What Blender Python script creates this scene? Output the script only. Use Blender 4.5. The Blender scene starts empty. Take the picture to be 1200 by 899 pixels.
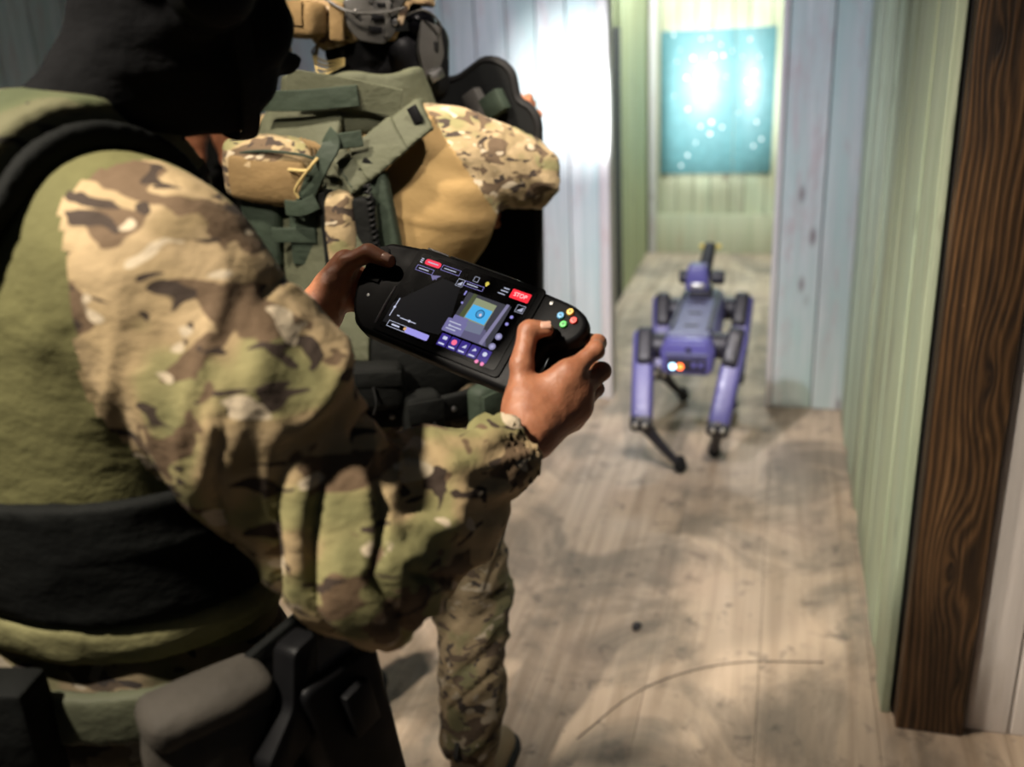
import bpy, bmesh, math, random
import numpy as np
from mathutils import Vector, Matrix

# ------------------------------------------------------------------ camera, world, lights, exposure
SC = bpy.context.scene
COL = SC.collection
F_PX, CX, CY, CAM_H = 1100.0, 600.0, 449.5, 1.65
YAW, PITCH, ROLL = map(math.radians, (16.6, 20.4, 3.0))
_f = np.array([-math.sin(YAW)*math.cos(PITCH), math.cos(YAW)*math.cos(PITCH), -math.sin(PITCH)])
_r0 = np.array([math.cos(YAW), math.sin(YAW), 0.0]); _u0 = np.cross(_r0, _f)
CR = _r0*math.cos(ROLL) - _u0*math.sin(ROLL)
CU = _u0*math.cos(ROLL) + _r0*math.sin(ROLL)
CF = _f
CAM = np.array([0, 0, CAM_H])
cam_data = bpy.data.cameras.new('camera'); cam = bpy.data.objects.new('camera', cam_data); COL.objects.link(cam)
cam.matrix_world = Matrix(((CR[0], CU[0], -CF[0], CAM[0]), (CR[1], CU[1], -CF[1], CAM[1]), (CR[2], CU[2], -CF[2], CAM[2]), (0, 0, 0, 1)))
cam_data.sensor_width = 36.0; cam_data.lens = 36.0*F_PX/1200.0; cam_data.clip_start = 0.02
cam_data.dof.use_dof = True; cam_data.dof.focus_distance = 1.26; cam_data.dof.aperture_fstop = 2.5; cam_data.dof.aperture_blades = 0
SC.camera = cam
SC.view_settings.view_transform = 'Standard'; SC.view_settings.look = 'None'
SC.view_settings.gamma = 1.0; SC.view_settings.use_curve_mapping = False
SC.view_settings.exposure = 0.14
world = bpy.data.worlds.new('world'); SC.world = world; world.use_nodes = True
world.node_tree.nodes['Background'].inputs[0].default_value = (0.75, 0.85, 1.0, 1)
world.node_tree.nodes['Background'].inputs[1].default_value = 0.022

def look_rot(loc, target):
    return (Vector(target) - Vector(loc)).to_track_quat('-Z', 'Y').to_euler()
def lamp(name, kind, loc, target, power, color, **kw):
    d = bpy.data.lights.new(name, kind); d.energy = power; d.color = color
    for k, v in kw.items(): setattr(d, k, v)
    o = bpy.data.objects.new(name, d); COL.objects.link(o); o.location = loc; o.rotation_euler = look_rot(loc, target)
    return o
# overhead work lamps of the training house (above the frame), the shield torch and an added fill
lamp('ceiling_lamp_rear', 'SPOT', (-1.15, 0.05, 3.0), (-0.50, 0.85, 1.2), 340, (1.0, 0.90, 0.76), spot_size=math.radians(74), spot_blend=0.9, shadow_soft_size=0.06)
lamp('ceiling_lamp_middle', 'SPOT', (-1.35, 1.05, 2.9), (-0.62, 2.35, 0.7), 250, (1.0, 0.87, 0.72), spot_size=math.radians(72), spot_blend=1.0, shadow_soft_size=0.06)
lamp('fill_lamp_right', 'SPOT', (0.08, 1.30, 2.95), (-0.78, 3.10, 0.0), 300, (1.0, 0.89, 0.79), spot_size=math.radians(52), spot_blend=0.9, shadow_soft_size=0.05)  # fill spot added to brighten the left floor and the second man's flank
lamp('ceiling_lamp_backroom', 'AREA', (-0.5, 5.9, 2.7), (-0.5, 6.7, 1.0), 75, (0.90, 0.98, 1.0), size=0.4)
TORCH = (-0.66, 2.36, 1.44)
lamp('torch_spill', 'SPOT', TORCH, (-0.55, 4.2, 1.20), 105, (0.82, 0.84, 1.0), spot_size=math.radians(125), spot_blend=1.0, shadow_soft_size=0.03)
lamp('torch_hotspot', 'SPOT', TORCH, (-0.86, 4.13, 1.42), 330, (0.95, 0.98, 1.0), spot_size=math.radians(27), spot_blend=1.0, shadow_soft_size=0.03)
lamp('torch_far_beam', 'SPOT', TORCH, (-0.54, 7.2, 1.12), 2100, (0.90, 0.98, 1.0), spot_size=math.radians(16), spot_blend=1.0, shadow_soft_size=0.03)

# ------------------------------------------------------------------ placing helpers
def ray(px, py): return CF + CR*(px-CX)/F_PX - CU*(py-CY)/F_PX
def W(px, py, d): return CAM + ray(px, py)*d
def PL(px, py, P0, n):
    r = ray(px, py); n = np.asarray(n, float); return CAM + r*(((np.asarray(P0)-CAM)@n)/(r@n))
def unit(v): v = np.asarray(v, float); return v/np.linalg.norm(v)
def V(*a): return np.array(a, float)

# ------------------------------------------------------------------ object helpers
def wloc(o):
    p = np.zeros(3)
    while o is not None: p = p + np.array(o.location); o = o.parent
    return p
def thing(name, label, cat, loc, group=None):
    o = bpy.data.objects.new(name, None); COL.objects.link(o); o.location = [float(v) for v in loc]
    o.empty_display_size = 0.1; o['label'] = label; o['category'] = cat
    if group: o['group'] = group
    return o
def mesh_obj(name, verts, faces, mat, parent=None, smooth=True, angle=40, mats=None, midx=None, org=None):
    verts = np.asarray(verts, float)
    if org is None: org = verts.mean(0) if parent is None else (verts.min(0)+verts.max(0))/2
    me = bpy.data.meshes.new(name); me.from_pydata((verts-org).tolist(), [], [list(map(int, f)) for f in faces]); me.validate()
    for m in (mats or [mat]): me.materials.append(m)
    if midx is not None: me.polygons.foreach_set('material_index', np.asarray(midx, np.int32))
    me.polygons.foreach_set('use_smooth', [smooth]*len(me.polygons))
    if smooth and angle: me.set_sharp_from_angle(angle=math.radians(angle))
    me.update()
    o = bpy.data.objects.new(name, me); COL.objects.link(o)
    base = wloc(parent) if parent is not None else np.zeros(3)
    o.location = [float(v) for v in (org-base)]
    if parent is not None: o.parent = parent
    return o
def tag(o, label, cat, group=None):
    o['label'] = label; o['category'] = cat
    if group: o['group'] = group
    return o
def frame(x, y, z=None):                    # 3x3 with columns = axes
    x = unit(x); y = np.asarray(y, float); y = unit(y - x*(x@y)); zz = np.cross(x, y)
    if z is not None and zz@np.asarray(z) < 0: zz = -zz
    return np.stack([x, y, zz], 1)
EYE = np.eye(3)
def bm_out(bm):
    bmesh.ops.recalc_face_normals(bm, faces=bm.faces[:])
    bm.verts.ensure_lookup_table()
    v = np.array([p.co[:] for p in bm.verts]); f = [[q.index for q in p.verts] for p in bm.faces]
    bm.free(); return v, f
_rb = {}
def box_geo(size, bevel=0.004, seg=2, puff=0.0, cuts=0, taper=(1, 1)):
    key = (tuple(np.round(size, 5)), bevel, seg, puff, cuts, taper)
    if key in _rb: return _rb[key]
    bm = bmesh.new(); bmesh.ops.create_cube(bm, size=1.0)
    for p in bm.verts:
        s = p.co.z+0.5
        p.co.x *= size[0]*(1+(taper[0]-1)*s); p.co.y *= size[1]*(1+(taper[1]-1)*s); p.co.z *= size[2]
    if bevel > 0: bmesh.ops.bevel(bm, geom=bm.edges[:], offset=bevel, segments=seg, profile=0.5, affect='EDGES')
    if cuts:
        bmesh.ops.subdivide_edges(bm, edges=[e for e in bm.edges if e.calc_length() > 2.5*bevel], cuts=cuts, use_grid_fill=True)
    v, f = bm_out(bm)
    if puff:
        q = v/np.array(size)*2; r = np.clip(1-q**2, 0, 1)
        v[:, 0] += np.sign(q[:, 0])*puff*r[:, 1]*r[:, 2]*np.abs(q[:, 0])**3
        v[:, 1] += np.sign(q[:, 1])*puff*r[:, 0]*r[:, 2]*np.abs(q[:, 1])**3
        v[:, 2] += np.sign(q[:, 2])*puff*r[:, 0]*r[:, 1]*np.abs(q[:, 2])**3
    _rb[key] = (v, f); return v, f
def box(name, size, c, R, mat, parent=None, bevel=0.004, seg=2, puff=0.0, cuts=0, taper=(1, 1), **kw):
    v, f = box_geo(tuple(size), bevel, seg, puff, cuts, taper)
    return mesh_obj(name, v@np.asarray(R).T+np.asarray(c), f, mat, parent, **kw)
def merge(*parts):
    V_, F_ = [], []; n = 0
    for v, f in parts:
        V_.append(np.asarray(v)); F_ += [[i+n for i in q] for q in f]; n += len(v)
    return np.concatenate(V_), F_
def smooth_path(pts, n):
    pts = [np.asarray(p, float) for p in pts]
    if len(pts) < 3: return [pts[0]+(pts[-1]-pts[0])*t for t in np.linspace(0, 1, n)]
    P = [2*pts[0]-pts[1]]+pts+[2*pts[-1]-pts[-2]]; out = []
    m = len(pts)-1
    for t in np.linspace(0, m, n):
        i = min(int(t), m-1); u = t-i; a, b, c, d = P[i], P[i+1], P[i+2], P[i+3]
        out.append(0.5*((2*b)+(-a+c)*u+(2*a-5*b+4*c-d)*u*u+(-a+3*b-3*c+d)*u**3))
    return out
def tube_geo(pts, rad, n=10, seg=None, cap=True, flat=1.0, hint=(0, 0, 1)):
    P = smooth_path(pts, seg or max(2, len(pts)*5)) if seg != 0 else [np.asarray(p, float) for p in pts]
    m = len(P); rr = np.interp(np.linspace(0, 1, m), np.linspace(0, 1, len(np.atleast_1d(rad))), np.atleast_1d(rad)) if np.ndim(rad) else np.full(m, rad)
    v, f = [], []; h = np.asarray(hint, float)
    for i, p in enumerate(P):
        t = unit(P[min(i+1, m-1)]-P[max(i-1, 0)])
        a = h-t*(h@t)
        if np.linalg.norm(a) < 1e-4: a = np.cross(t, (1, 0.3, 0.2))
        a = unit(a); b = np.cross(t, a); h = a
        for k in range(n):
            w = 2*math.pi*k/n; v.append(p+rr[i]*(a*math.cos(w)*flat+b*math.sin(w)))
    for i in range(m-1):
        for k in range(n):
            k2 = (k+1) % n; f.append([i*n+k, i*n+k2, (i+1)*n+k2, (i+1)*n+k])
    if cap: f.append(list(range(n))[::-1]); f.append([(m-1)*n+k for k in range(n)])
    return np.array(v), f
def tube(name, pts, rad, mat, parent=None, n=10, seg=None, **kw):
    v, f = tube_geo(pts, rad, n, seg, **{k: kw.pop(k) for k in ('cap', 'flat', 'hint') if k in kw})
    return mesh_obj(name, v, f, mat, parent, **kw)
def ribbon_geo(pts, width, thick, normal, seg=None):
    """strap: rectangle swept along a path; normal = outward direction (one, or one per point)."""
    m = seg or len(pts)*6
    P = smooth_path(pts, m); nr = np.asarray(normal, float)
    N = smooth_path(list(nr), m) if nr.ndim == 2 else [nr]*m
    wd = np.interp(np.linspace(0, 1, m), np.linspace(0, 1, len(np.atleast_1d(width))), np.atleast_1d(width))
    v, f = [], []; e = thick*0.35
    for i, p in enumerate(P):
        t = unit(P[min(i+1, m-1)]-P[max(i-1, 0)]); s = unit(np.cross(N[i], t)); o = np.cross(t, s)
        if o@N[i] < 0: o = -o
        w = wd[i]/2
        for a, b in ((-w, e), (-w+e, thick), (0, thick*1.15), (w-e, thick), (w, e), (w-e, 0), (0, 0), (-w+e, 0)): v.append(p+s*a+o*b)
    n = 8
    for i in range(m-1):
        for k in range(n):
            k2 = (k+1) % n; f.append([i*n+k, i*n+k2, (i+1)*n+k2, (i+1)*n+k])
    f.append(list(range(n))[::-1]); f.append([(m-1)*n+k for k in range(n)])
    return np.array(v), f
def ribbon(name, pts, width, thick, normal, mat, parent=None, seg=None, **kw):
    v, f = ribbon_geo(pts, width, thick, normal, seg); return mesh_obj(name, v, f, mat, parent, angle=35, **kw)
def prism_geo(poly, z0, z1, bevel=0.0, seg=2):
    bm = bmesh.new(); n = len(poly)
    a = [bm.verts.new((x, y, z0)) for x, y in poly]; b = [bm.verts.new((x, y, z1)) for x, y in poly]
    bm.faces.new(a[::-1]); bm.faces.new(b)
    for i in range(n): bm.faces.new((a[i], a[(i+1) % n], b[(i+1) % n], b[i]))
    if bevel:
        bm.normal_update()
        es = [e for e in bm.edges if abs(e.verts[0].co.z-e.verts[1].co.z) < 1e-9]
        bmesh.ops.bevel(bm, geom=es, offset=bevel, segments=seg, profile=0.5, affect='EDGES')
    return bm_out(bm)
def prism(name, poly, z0, z1, c, R, mat, parent=None, bevel=0.0, seg=2, **kw):
    v, f = prism_geo(poly, z0, z1, bevel, seg); return mesh_obj(name, v@np.asarray(R).T+np.asarray(c), f, mat, parent, **kw)
def round_poly(pts, r, n=4):
    """round the corners of a 2-D polygon"""
    out = []; m = len(pts)
    for i in range(m):
        p0, p, p1 = map(np.asarray, (pts[i-1], pts[i], pts[(i+1) % m])); p = p.astype(float)
        a, b = p0-p, p1-p; la, lb = np.linalg.norm(a), np.linalg.norm(b); q = min(r, la*0.45, lb*0.45)
        A, B = p+a/la*q, p+b/lb*q
        for t in np.linspace(0, 1, n): out.append(tuple((1-t)**2*A+2*t*(1-t)*p+t*t*B))
    return out
def disc_poly(r, n=16, cx=0, cy=0): return [(cx+r*math.cos(2*math.pi*k/n), cy+r*math.sin(2*math.pi*k/n)) for k in range(n)]
def lathe_geo(prof, n=20):
    v, f = [], []
    for r, z in prof:
        for k in range(n): w = 2*math.pi*k/n; v.append((r*math.cos(w), r*math.sin(w), z))
    for i in range(len(prof)-1):
        for k in range(n): k2 = (k+1) % n; f.append([i*n+k, i*n+k2, (i+1)*n+k2, (i+1)*n+k])
    f.append(list(range(n))[::-1]); f.append([(len(prof)-1)*n+k for k in range(n)])
    return np.array(v), f
def lathe(name, prof, c, R, mat, parent=None, n=20, **kw):
    v, f = lathe_geo(prof, n); return mesh_obj(name, v@np.asarray(R).T+np.asarray(c), f, mat, parent, **kw)

# ------------------------------------------------------------------ implicit surfaces (bodies, clothes)
def cone(a, b, ra, rb=None, k=0.02, tg=0):
    a, b = np.asarray(a, float), np.asarray(b, float); rb = ra if rb is None else rb; ab = b-a; L2 = ab@ab+1e-12
    def f(P):
        t = np.clip(((P-a)@ab)/L2, 0, 1); return np.linalg.norm(P-a-t[:, None]*ab, axis=1)-(ra+(rb-ra)*t)
    return f, k, tg
def ell(c, r, R=EYE, k=0.02, tg=0):
    c, r, R = np.asarray(c, float), np.asarray(r, float), np.asarray(R, float)
    def f(P):
        q = (P-c)@R; k0 = np.linalg.norm(q/r, axis=1); k1 = np.linalg.norm(q/r**2, axis=1)+1e-9
        return np.where(k0 < 1e-6, -r.min(), k0*(k0-1)/k1)
    return f, k, tg
def rbx(c, h, R=EYE, rad=0.01, k=0.01, tg=0):
    c, h, R = np.asarray(c, float), np.asarray(h, float)-rad, np.asarray(R, float)
    def f(P):
        q = np.abs((P-c)@R)-h; return np.linalg.norm(np.maximum(q, 0), axis=1)+np.minimum(q.max(1), 0)-rad
    return f, k, tg
def uni(prims):
    def f(P):
        d = None
        for g, k, _ in prims:
            e = g(P)
            if d is None: d = e
            else:
                h = np.maximum(k-np.abs(d-e), 0)/k; d = np.minimum(d, e)-h*h*k*0.25
        return d
    return f
def bounds(prims_pts, pad): a = np.array(prims_pts); return a.min(0)-pad, a.max(0)+pad
def surf(sdf, lo, hi, h, B=8):
    lo = np.asarray(lo, float); nb = np.ceil((np.asarray(hi)-lo)/(h*B)).astype(int); n = nb*B+2
    g = np.stack(np.meshgrid(*[np.arange(q) for q in nb], indexing='ij'), -1).reshape(-1, 3)
    keep = np.abs(sdf(lo+(g+0.5)*h*B)) < h*B*0.87*1.25+h
    g = g[keep]
    ar = np.arange(B+1); off = np.stack(np.meshgrid(ar, ar, ar, indexing='ij'), -1).reshape(-1, 3)
    cid_l, pos_l, edges = [], [], []
    S = np.array([n[1]*n[2], n[2], 1], np.int64)
    for s in range(0, len(g), 600):
        gg = g[s:s+600]; idx = gg[:, None, :]*B+off[None]; m = len(gg)
        D = sdf((lo+idx.reshape(-1, 3)*h)).reshape(m, B+1, B+1, B+1).astype(np.float32)
        ins = D < 0
        cnt = np.zeros((m, B, B, B), np.float32); acc = np.zeros((m, B, B, B, 3), np.float32)
        for ax in range(3):
            sl0 = [slice(None)]*4; sl1 = [slice(None)]*4; sl0[ax+1] = slice(0, B); sl1[ax+1] = slice(1, B+1)
            a, b = D[tuple(sl0)], D[tuple(sl1)]; cr = (a < 0) != (b < 0)
            t = np.where(cr, a/np.where(cr, a-b, 1), 0)
            o1, o2 = [x for x in range(3) if x != ax]
            for p in (0, 1):
                for q in (0, 1):
                    sl = [slice(None)]*4; sl[o1+1] = slice(p, p+B); sl[o2+1] = slice(q, q+B)
                    c = cr[tuple(sl)]; tt = t[tuple(sl)]
                    cnt += c; acc[..., ax] += tt*c; acc[..., o1] += p*c; acc[..., o2] += q*c
            own = [slice(None)]*4
            for x in (o1, o2): own[x+1] = slice(0, B)
            w = np.argwhere(cr[tuple(own)])
            if len(w):
                gi = gg[w[:, 0]]*B+w[:, 1:]; edges.append((ax, gi, ins[tuple(own)][tuple(w.T)] if True else None))
        w = np.argwhere(cnt > 0)
        if len(w):
            gi = gg[w[:, 0]]*B+w[:, 1:]; k = tuple(w.T)
            cid_l.append(gi@S); pos_l.append(lo+(gi+acc[k]/cnt[k][:, None])*h)
    cid = np.concatenate(cid_l); pos = np.concatenate(pos_l); o = np.argsort(cid); cid, pos = cid[o], pos[o]
    faces = []
    for ax, gi, inside in edges:
        o1, o2 = [(1, 2), (2, 0), (0, 1)][ax]; e1 = np.zeros(3, int); e1[o1] = 1; e2 = np.zeros(3, int); e2[o2] = 1
        ok = (gi[:, o1] > 0) & (gi[:, o2] > 0); gi, ins_ = gi[ok], inside[ok]
        ids = np.stack([(gi-e1-e2)@S, (gi-e2)@S, gi@S, (gi-e1)@S], 1)
        j = np.searchsorted(cid, ids); j = np.clip(j, 0, len(cid)-1); good = (cid[j] == ids).all(1)
        j, ins_ = j[good], ins_[good]; j[~ins_] = j[~ins_][:, ::-1]; faces.append(j)
    return pos, np.concatenate(faces)
def vnormals(v, f):
    n = np.cross(v[f[:, 2]]-v[f[:, 0]], v[f[:, 3]]-v[f[:, 1]]); out = np.zeros_like(v)
    for i in range(4): np.add.at(out, f[:, i], n)
    return out/(np.linalg.norm(out, axis=1)[:, None]+1e-12)
def relax(v, f, it=2):
    for _ in range(it):
        acc = np.zeros_like(v); c = np.zeros(len(v))
        for i in range(4):
            a, b = f[:, i], f[:, (i+1) % 4]
            np.add.at(acc, a, v[b]); np.add.at(acc, b, v[a]); np.add.at(c, a, 1); np.add.at(c, b, 1)
        v = v*0.5+0.5*acc/np.maximum(c, 1)[:, None]
    return v
def vnoise(P, seed=0):
    P = np.asarray(P)+seed*17.31; i = np.floor(P).astype(np.int64); u = P-i; u = u*u*(3-2*u); out = 0
    for dx in (0, 1):
        for dy in (0, 1):
            for dz in (0, 1):
                q = ((i[:, 0]+dx)*73856093 ^ (i[:, 1]+dy)*19349663 ^ (i[:, 2]+dz)*83492791) & 0xFFFFFFFF
                q = (q*1103515245+12345) & 0x7FFFFFFF; q = ((q >> 7) ^ q)*2654435761 & 0x7FFFFFFF
                hsh = (q & 0xFFFF)/65535.0
                out = out+hsh*(u[:, 0] if dx else 1-u[:, 0])*(u[:, 1] if dy else 1-u[:, 1])*(u[:, 2] if dz else 1-u[:, 2])
    return out
def ridge(P, seed=0): return 1-np.abs(2*vnoise(P, seed)-1)*1.6
def limb_folds(v, segs, amp, freq=16.0, seed=0):
    """cloth folds wrapping round limbs: segs = list of (a, b, weight_a, weight_b)"""
    best = np.full(len(v), 9.0); s_ = np.zeros(len(v)); w_ = np.zeros(len(v)); q = np.zeros((len(v), 2)); base = 0.0
    for a, b, wa, wb in segs:
        ab = b-a; L = np.linalg.norm(ab); t = np.clip(((v-a)@ab)/L**2, 0, 1); r = v-a-t[:, None]*ab; d = np.linalg.norm(r, axis=1)
        R = frame(ab, (0.3, 0.2, 0.9)); c = r@R[:, 1:]/(d[:, None]+1e-9)
        m = d < best; best = np.where(m, d, best); s_ = np.where(m, base+t*L, s_); w_ = np.where(m, wa+(wb-wa)*t, w_); q = np.where(m[:, None], c, q); base += L
    P = np.stack([s_*freq+q[:, 0]*1.1, q[:, 0]*1.0+s_*freq*0.25, q[:, 1]*1.0], 1)
    big = ridge(P, seed); small = ridge(P*np.array([2.3, 1.6, 1.6]), seed+3)
    crease = np.exp(-((vnoise(P*np.array([1.2, 0.8, 0.8]), seed+8)-0.5)/0.055)**2)
    return w_*amp*(big*0.7+small*0.25-crease*0.45-0.2)
def sdf_obj(name, prims, lo, hi, h, mats, parent, disp=None, smooth_it=1, sdf=None, tagbias=None, join=None, angle=0, tagfn=None):
    f_ = sdf or uni(prims); v, f = surf(f_, lo, hi, h)
    if smooth_it: v = relax(v, f, smooth_it)
    if disp is not None: v = v+vnormals(v, f)*disp(v)[:, None]
    mi = None
    if prims and len(mats) > 1:
        c = v[f].mean(1); D = np.stack([g(c)-(tagbias or {}).get(t, 0) for g, _, t in prims]); T = np.array([t for _, _, t in prims]); mi = T[D.argmin(0)]
    if tagfn is not None: mi = tagfn(v[f].mean(1))
    if join is not None:
        v2, f2, m2 = join; mi = np.concatenate([mi if mi is not None else np.zeros(len(f), int), m2]); f = np.concatenate([f, f2+len(v)]); v = np.concatenate([v, v2])
    return mesh_obj(name, v, f, None, parent, mats=mats, midx=mi, angle=angle)

# ------------------------------------------------------------------ procedural materials
class NT:
    def __init__(s, name):
        s.m = bpy.data.materials.new(name); s.m.use_nodes = True; s.t = s.m.node_tree; s.b = s.t.nodes['Principled BSDF']
    def n(s, typ, ins=None, **kw):
        q = s.t.nodes.new(typ)
        for k, v in kw.items(): setattr(q, k, v)
        for k, v in (ins or {}).items(): s.put(q.inputs[k], v)
        return q
    def put(s, sock, v):
        if isinstance(v, bpy.types.NodeSocket): s.t.links.new(v, sock)
        else: sock.default_value = (tuple(v)+(1,))[:4] if (isinstance(v, (tuple, list)) and sock.type == 'RGBA') else v
    def bset(s, **kw):
        for k, v in kw.items(): s.put(s.b.inputs[k.replace('_', ' ')], v)
    def coord(s, scale=(1, 1, 1), rnd=0.0, which='Object', rot=(0, 0, 0)):
        tc = s.n('ShaderNodeTexCoord').outputs[which]
        if rnd:
            oi = s.n('ShaderNodeObjectInfo').outputs['Random']; k = s.n('ShaderNodeMath', {0: oi, 1: rnd}, operation='MULTIPLY').outputs[0]
            tc = s.n('ShaderNodeVectorMath', {0: tc, 1: k}, operation='ADD').outputs[0]
        return s.n('ShaderNodeMapping', {'Vector': tc, 'Scale': scale, 'Rotation': rot}).outputs[0]
    def noise(s, vec, scale, detail=2.0, rough=0.5, dist=0.0, out='Fac'):
        return s.n('ShaderNodeTexNoise', {'Vector': vec, 'Scale': scale, 'Detail': detail, 'Roughness': rough, 'Distortion': dist}).outputs[out]
    def ramp(s, fac, stops, interp='LINEAR'):
        r = s.n('ShaderNodeValToRGB', {'Fac': fac}); r.color_ramp.interpolation = interp; e = r.color_ramp.elements
        while len(e) < len(stops): e.new(0.5)
        for q, (p, c) in zip(e, stops): q.position = p; q.color = (tuple(c)+(1,))[:4] if not isinstance(c, (int, float)) else (c, c, c, 1)
        return r.outputs['Color']
    def mix(s, fac, a, b, blend='MIX'):
        q = s.n('ShaderNodeMix', data_type='RGBA', blend_type=blend); s.put(q.inputs['Factor'], fac)
        s.put([i for i in q.inputs if i.name == 'A' and i.type == 'RGBA'][0], a); s.put([i for i in q.inputs if i.name == 'B' and i.type == 'RGBA'][0], b)
        return [o for o in q.outputs if o.type == 'RGBA'][0]
    def math(s, op, a, b=0.0): return s.n('ShaderNodeMath', {0: a, 1: b}, operation=op).outputs[0]
    def bump(s, h, strength=0.3, dist=0.01):
        s.bset(Normal=s.n('ShaderNodeBump', {'Height': h, 'Strength': strength, 'Distance': dist}).outputs[0])

def fabric(name, col, var=0.25, rough=0.85, weave=900, wr=0.35, sheen=0.0):
    m = NT(name); v = m.coord()
    n1 = m.noise(v, 9, 4, 0.6); n2 = m.noise(v, weave, 1)
    d = tuple(c*(1-var) for c in col); l = tuple(min(1, c*(1+var)) for c in col)
    m.bset(Base_Color=m.ramp(n1, [(0.3, d), (0.7, l)]), Roughness=rough, Sheen_Weight=sheen); m.b.inputs['Specular IOR Level'].default_value = 0.2 if max(col) > 0.03 else 0.08
    h = m.math('ADD', m.math('MULTIPLY', m.noise(m.coord((1, 1, 1.6)), 22, 3, 0.55), 1.0), m.math('MULTIPLY', n2, 0.05))
    m.bump(h, wr, 0.012); return m.m
def plain(name, col, rough=0.5, metal=0.0, var=0.12, spec=0.5, scratch=0.0):
    m = NT(name); v = m.coord(); n1 = m.noise(v, 14, 5, 0.65)
    m.bset(Base_Color=m.ramp(n1, [(0.3, tuple(c*(1-var) for c in col)), (0.72, tuple(min(1, c*(1+var)) for c in col))]), Metallic=metal)
    m.bset(Roughness=m.ramp(m.noise(v, 35, 3), [(0.3, max(0, rough-0.08)), (0.7, min(1, rough+0.1))]))
    m.b.inputs['Specular IOR Level'].default_value = spec
    if scratch: m.bump(m.noise(v, 160, 3), scratch, 0.002)
    return m.m
def glow(name, col, strength=1.0):
    m = NT(name); m.bset(Base_Color=(0.002, 0.002, 0.002), Emission_Color=col, Emission_Strength=strength, Roughness=0.4); m.b.inputs['Specular IOR Level'].default_value = 0.06; return m.m
def camo(name, scale=1.0, off=0.0, tint=(1, 1, 1), wr=0.5):
    """woodland-to-desert blend: tan and olive fields, brown drifts, dark twigs, cream spots"""
    m = NT(name); T = lambda c: tuple(a*b for a, b in zip(c, tint))
    def crd(sc, o): 
        tc = m.n('ShaderNodeTexCoord').outputs['Object']
        return m.n('ShaderNodeMapping', {'Vector': tc, 'Scale': tuple(scale*q for q in sc), 'Location': (o+off, o*1.7+off, o*0.6)}).outputs[0]
    base = m.ramp(m.noise(crd((1, 1, 1.35), 0), 8.5, 1.5, 0.5, 0.3), [(0.32, T((0.20, 0.185, 0.075))), (0.40, T((0.27, 0.235, 0.10))), (0.45, T((0.38, 0.275, 0.14))), (0.56, T((0.44, 0.32, 0.175))), (0.63, T((0.27, 0.195, 0.095)))])
    br = m.ramp(m.noise(crd((1, 1, 1.9), 3.1), 13, 2.0, 0.5, 0.5), [(0.560, 0), (0.575, 1)])
    c1 = m.mix(br, base, T((0.135, 0.085, 0.045)))
    dk = m.ramp(m.noise(crd((1, 1, 2.2), 7.7), 20, 1.5, 0.5, 0.8), [(0.612, 0), (0.624, 1)])
    c2 = m.mix(dk, c1, T((0.045, 0.028, 0.018)))
    cr = m.ramp(m.noise(crd((1, 1, 1.8), 12.3), 19, 1.0, 0.5, 0.4), [(0.635, 0), (0.65, 1)])
    c3 = m.mix(cr, c2, T((0.58, 0.475, 0.33)))
    m.bset(Base_Color=c3, Roughness=0.88)
    v = m.coord(); h = m.math('ADD', m.noise(m.coord((1, 1, 1.5)), 17, 3, 0.55), m.math('MULTIPLY', m.noise(v, 800, 1), 0.05))
    m.bump(h, wr, 0.014); return m.m
def skin(name, col, dark):
    m = NT(name); v = m.coord()
    m.bset(Base_Color=m.ramp(m.noise(v, 45, 4, 0.6), [(0.3, dark), (0.7, col)]), Roughness=0.48, Subsurface_Weight=0.12, Subsurface_Radius=(0.012, 0.004, 0.002), Subsurface_Scale=0.5)
    m.bump(m.math('ADD', m.noise(v, 180, 4, 0.65), m.math('MULTIPLY', m.noise(v, 50, 2), 0.6)), 0.35, 0.0025); return m.m
def wood(name, axis, light, dark, stain, stain2, gscale=1.0, knots=True, rough=0.6, bump=0.35, var=0.25, stain_amt=0.5):
    """painted, worn board: grain along axis ('X','Y','Z'), tint drifting from board to board"""
    m = NT(name); i = 'XYZ'.index(axis)
    def sc(a, b): return tuple(b if q == i else a for q in range(3))
    gr = m.noise(m.coord(sc(38*gscale, 1.6*gscale), 31.7), 1.0, 6, 0.62, 0.6)
    fine = m.noise(m.coord(sc(150*gscale, 3*gscale), 11.3), 1.0, 3, 0.6)
    c = m.ramp(gr, [(0.28, dark), (0.5, tuple((a+b)/2 for a, b in zip(light, dark))), (0.68, light)])
    pat = m.noise(m.coord(sc(5, 1.1), 57.0), 1.0, 4, 0.6, 0.4)
    c = m.mix(m.math('MULTIPLY', m.ramp(pat, [(0.45, 0), (0.66, 1)]), stain_amt), c, stain)
    pat2 = m.noise(m.coord(sc(9, 2.2), 91.0), 1.0, 5, 0.7, 0.2)
    c = m.mix(m.math('MULTIPLY', m.ramp(pat2, [(0.55, 0), (0.70, 1)]), stain_amt), c, stain2)
    h = m.math('ADD', gr, m.math('MULTIPLY', fine, 0.4))
    if knots:
        vo = m.n('ShaderNodeTexVoronoi', {'Vector': m.coord(sc(6.2, 2.4), 23.0), 'Scale': 1.0}).outputs['Distance']
        kn = m.ramp(vo, [(0.05, 1), (0.13, 0)])
        c = m.mix(m.math('MULTIPLY', kn, 0.75), c, tuple(q*0.35 for q in stain2))
        h = m.math('SUBTRACT', h, m.math('MULTIPLY', kn, 0.4))
    oi = m.n('ShaderNodeObjectInfo').outputs['Random']
    hs = m.n('ShaderNodeHueSaturation', {'Color': c, 'Value': m.math('ADD', m.math('MULTIPLY', oi, var), 1-var/2), 'Hue': m.math('ADD', m.math('MULTIPLY', oi, 0.03), 0.485)})
    m.bset(Base_Color=hs.outputs[0], Roughness=rough); m.bump(h, bump, 0.006); return m.m
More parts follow.
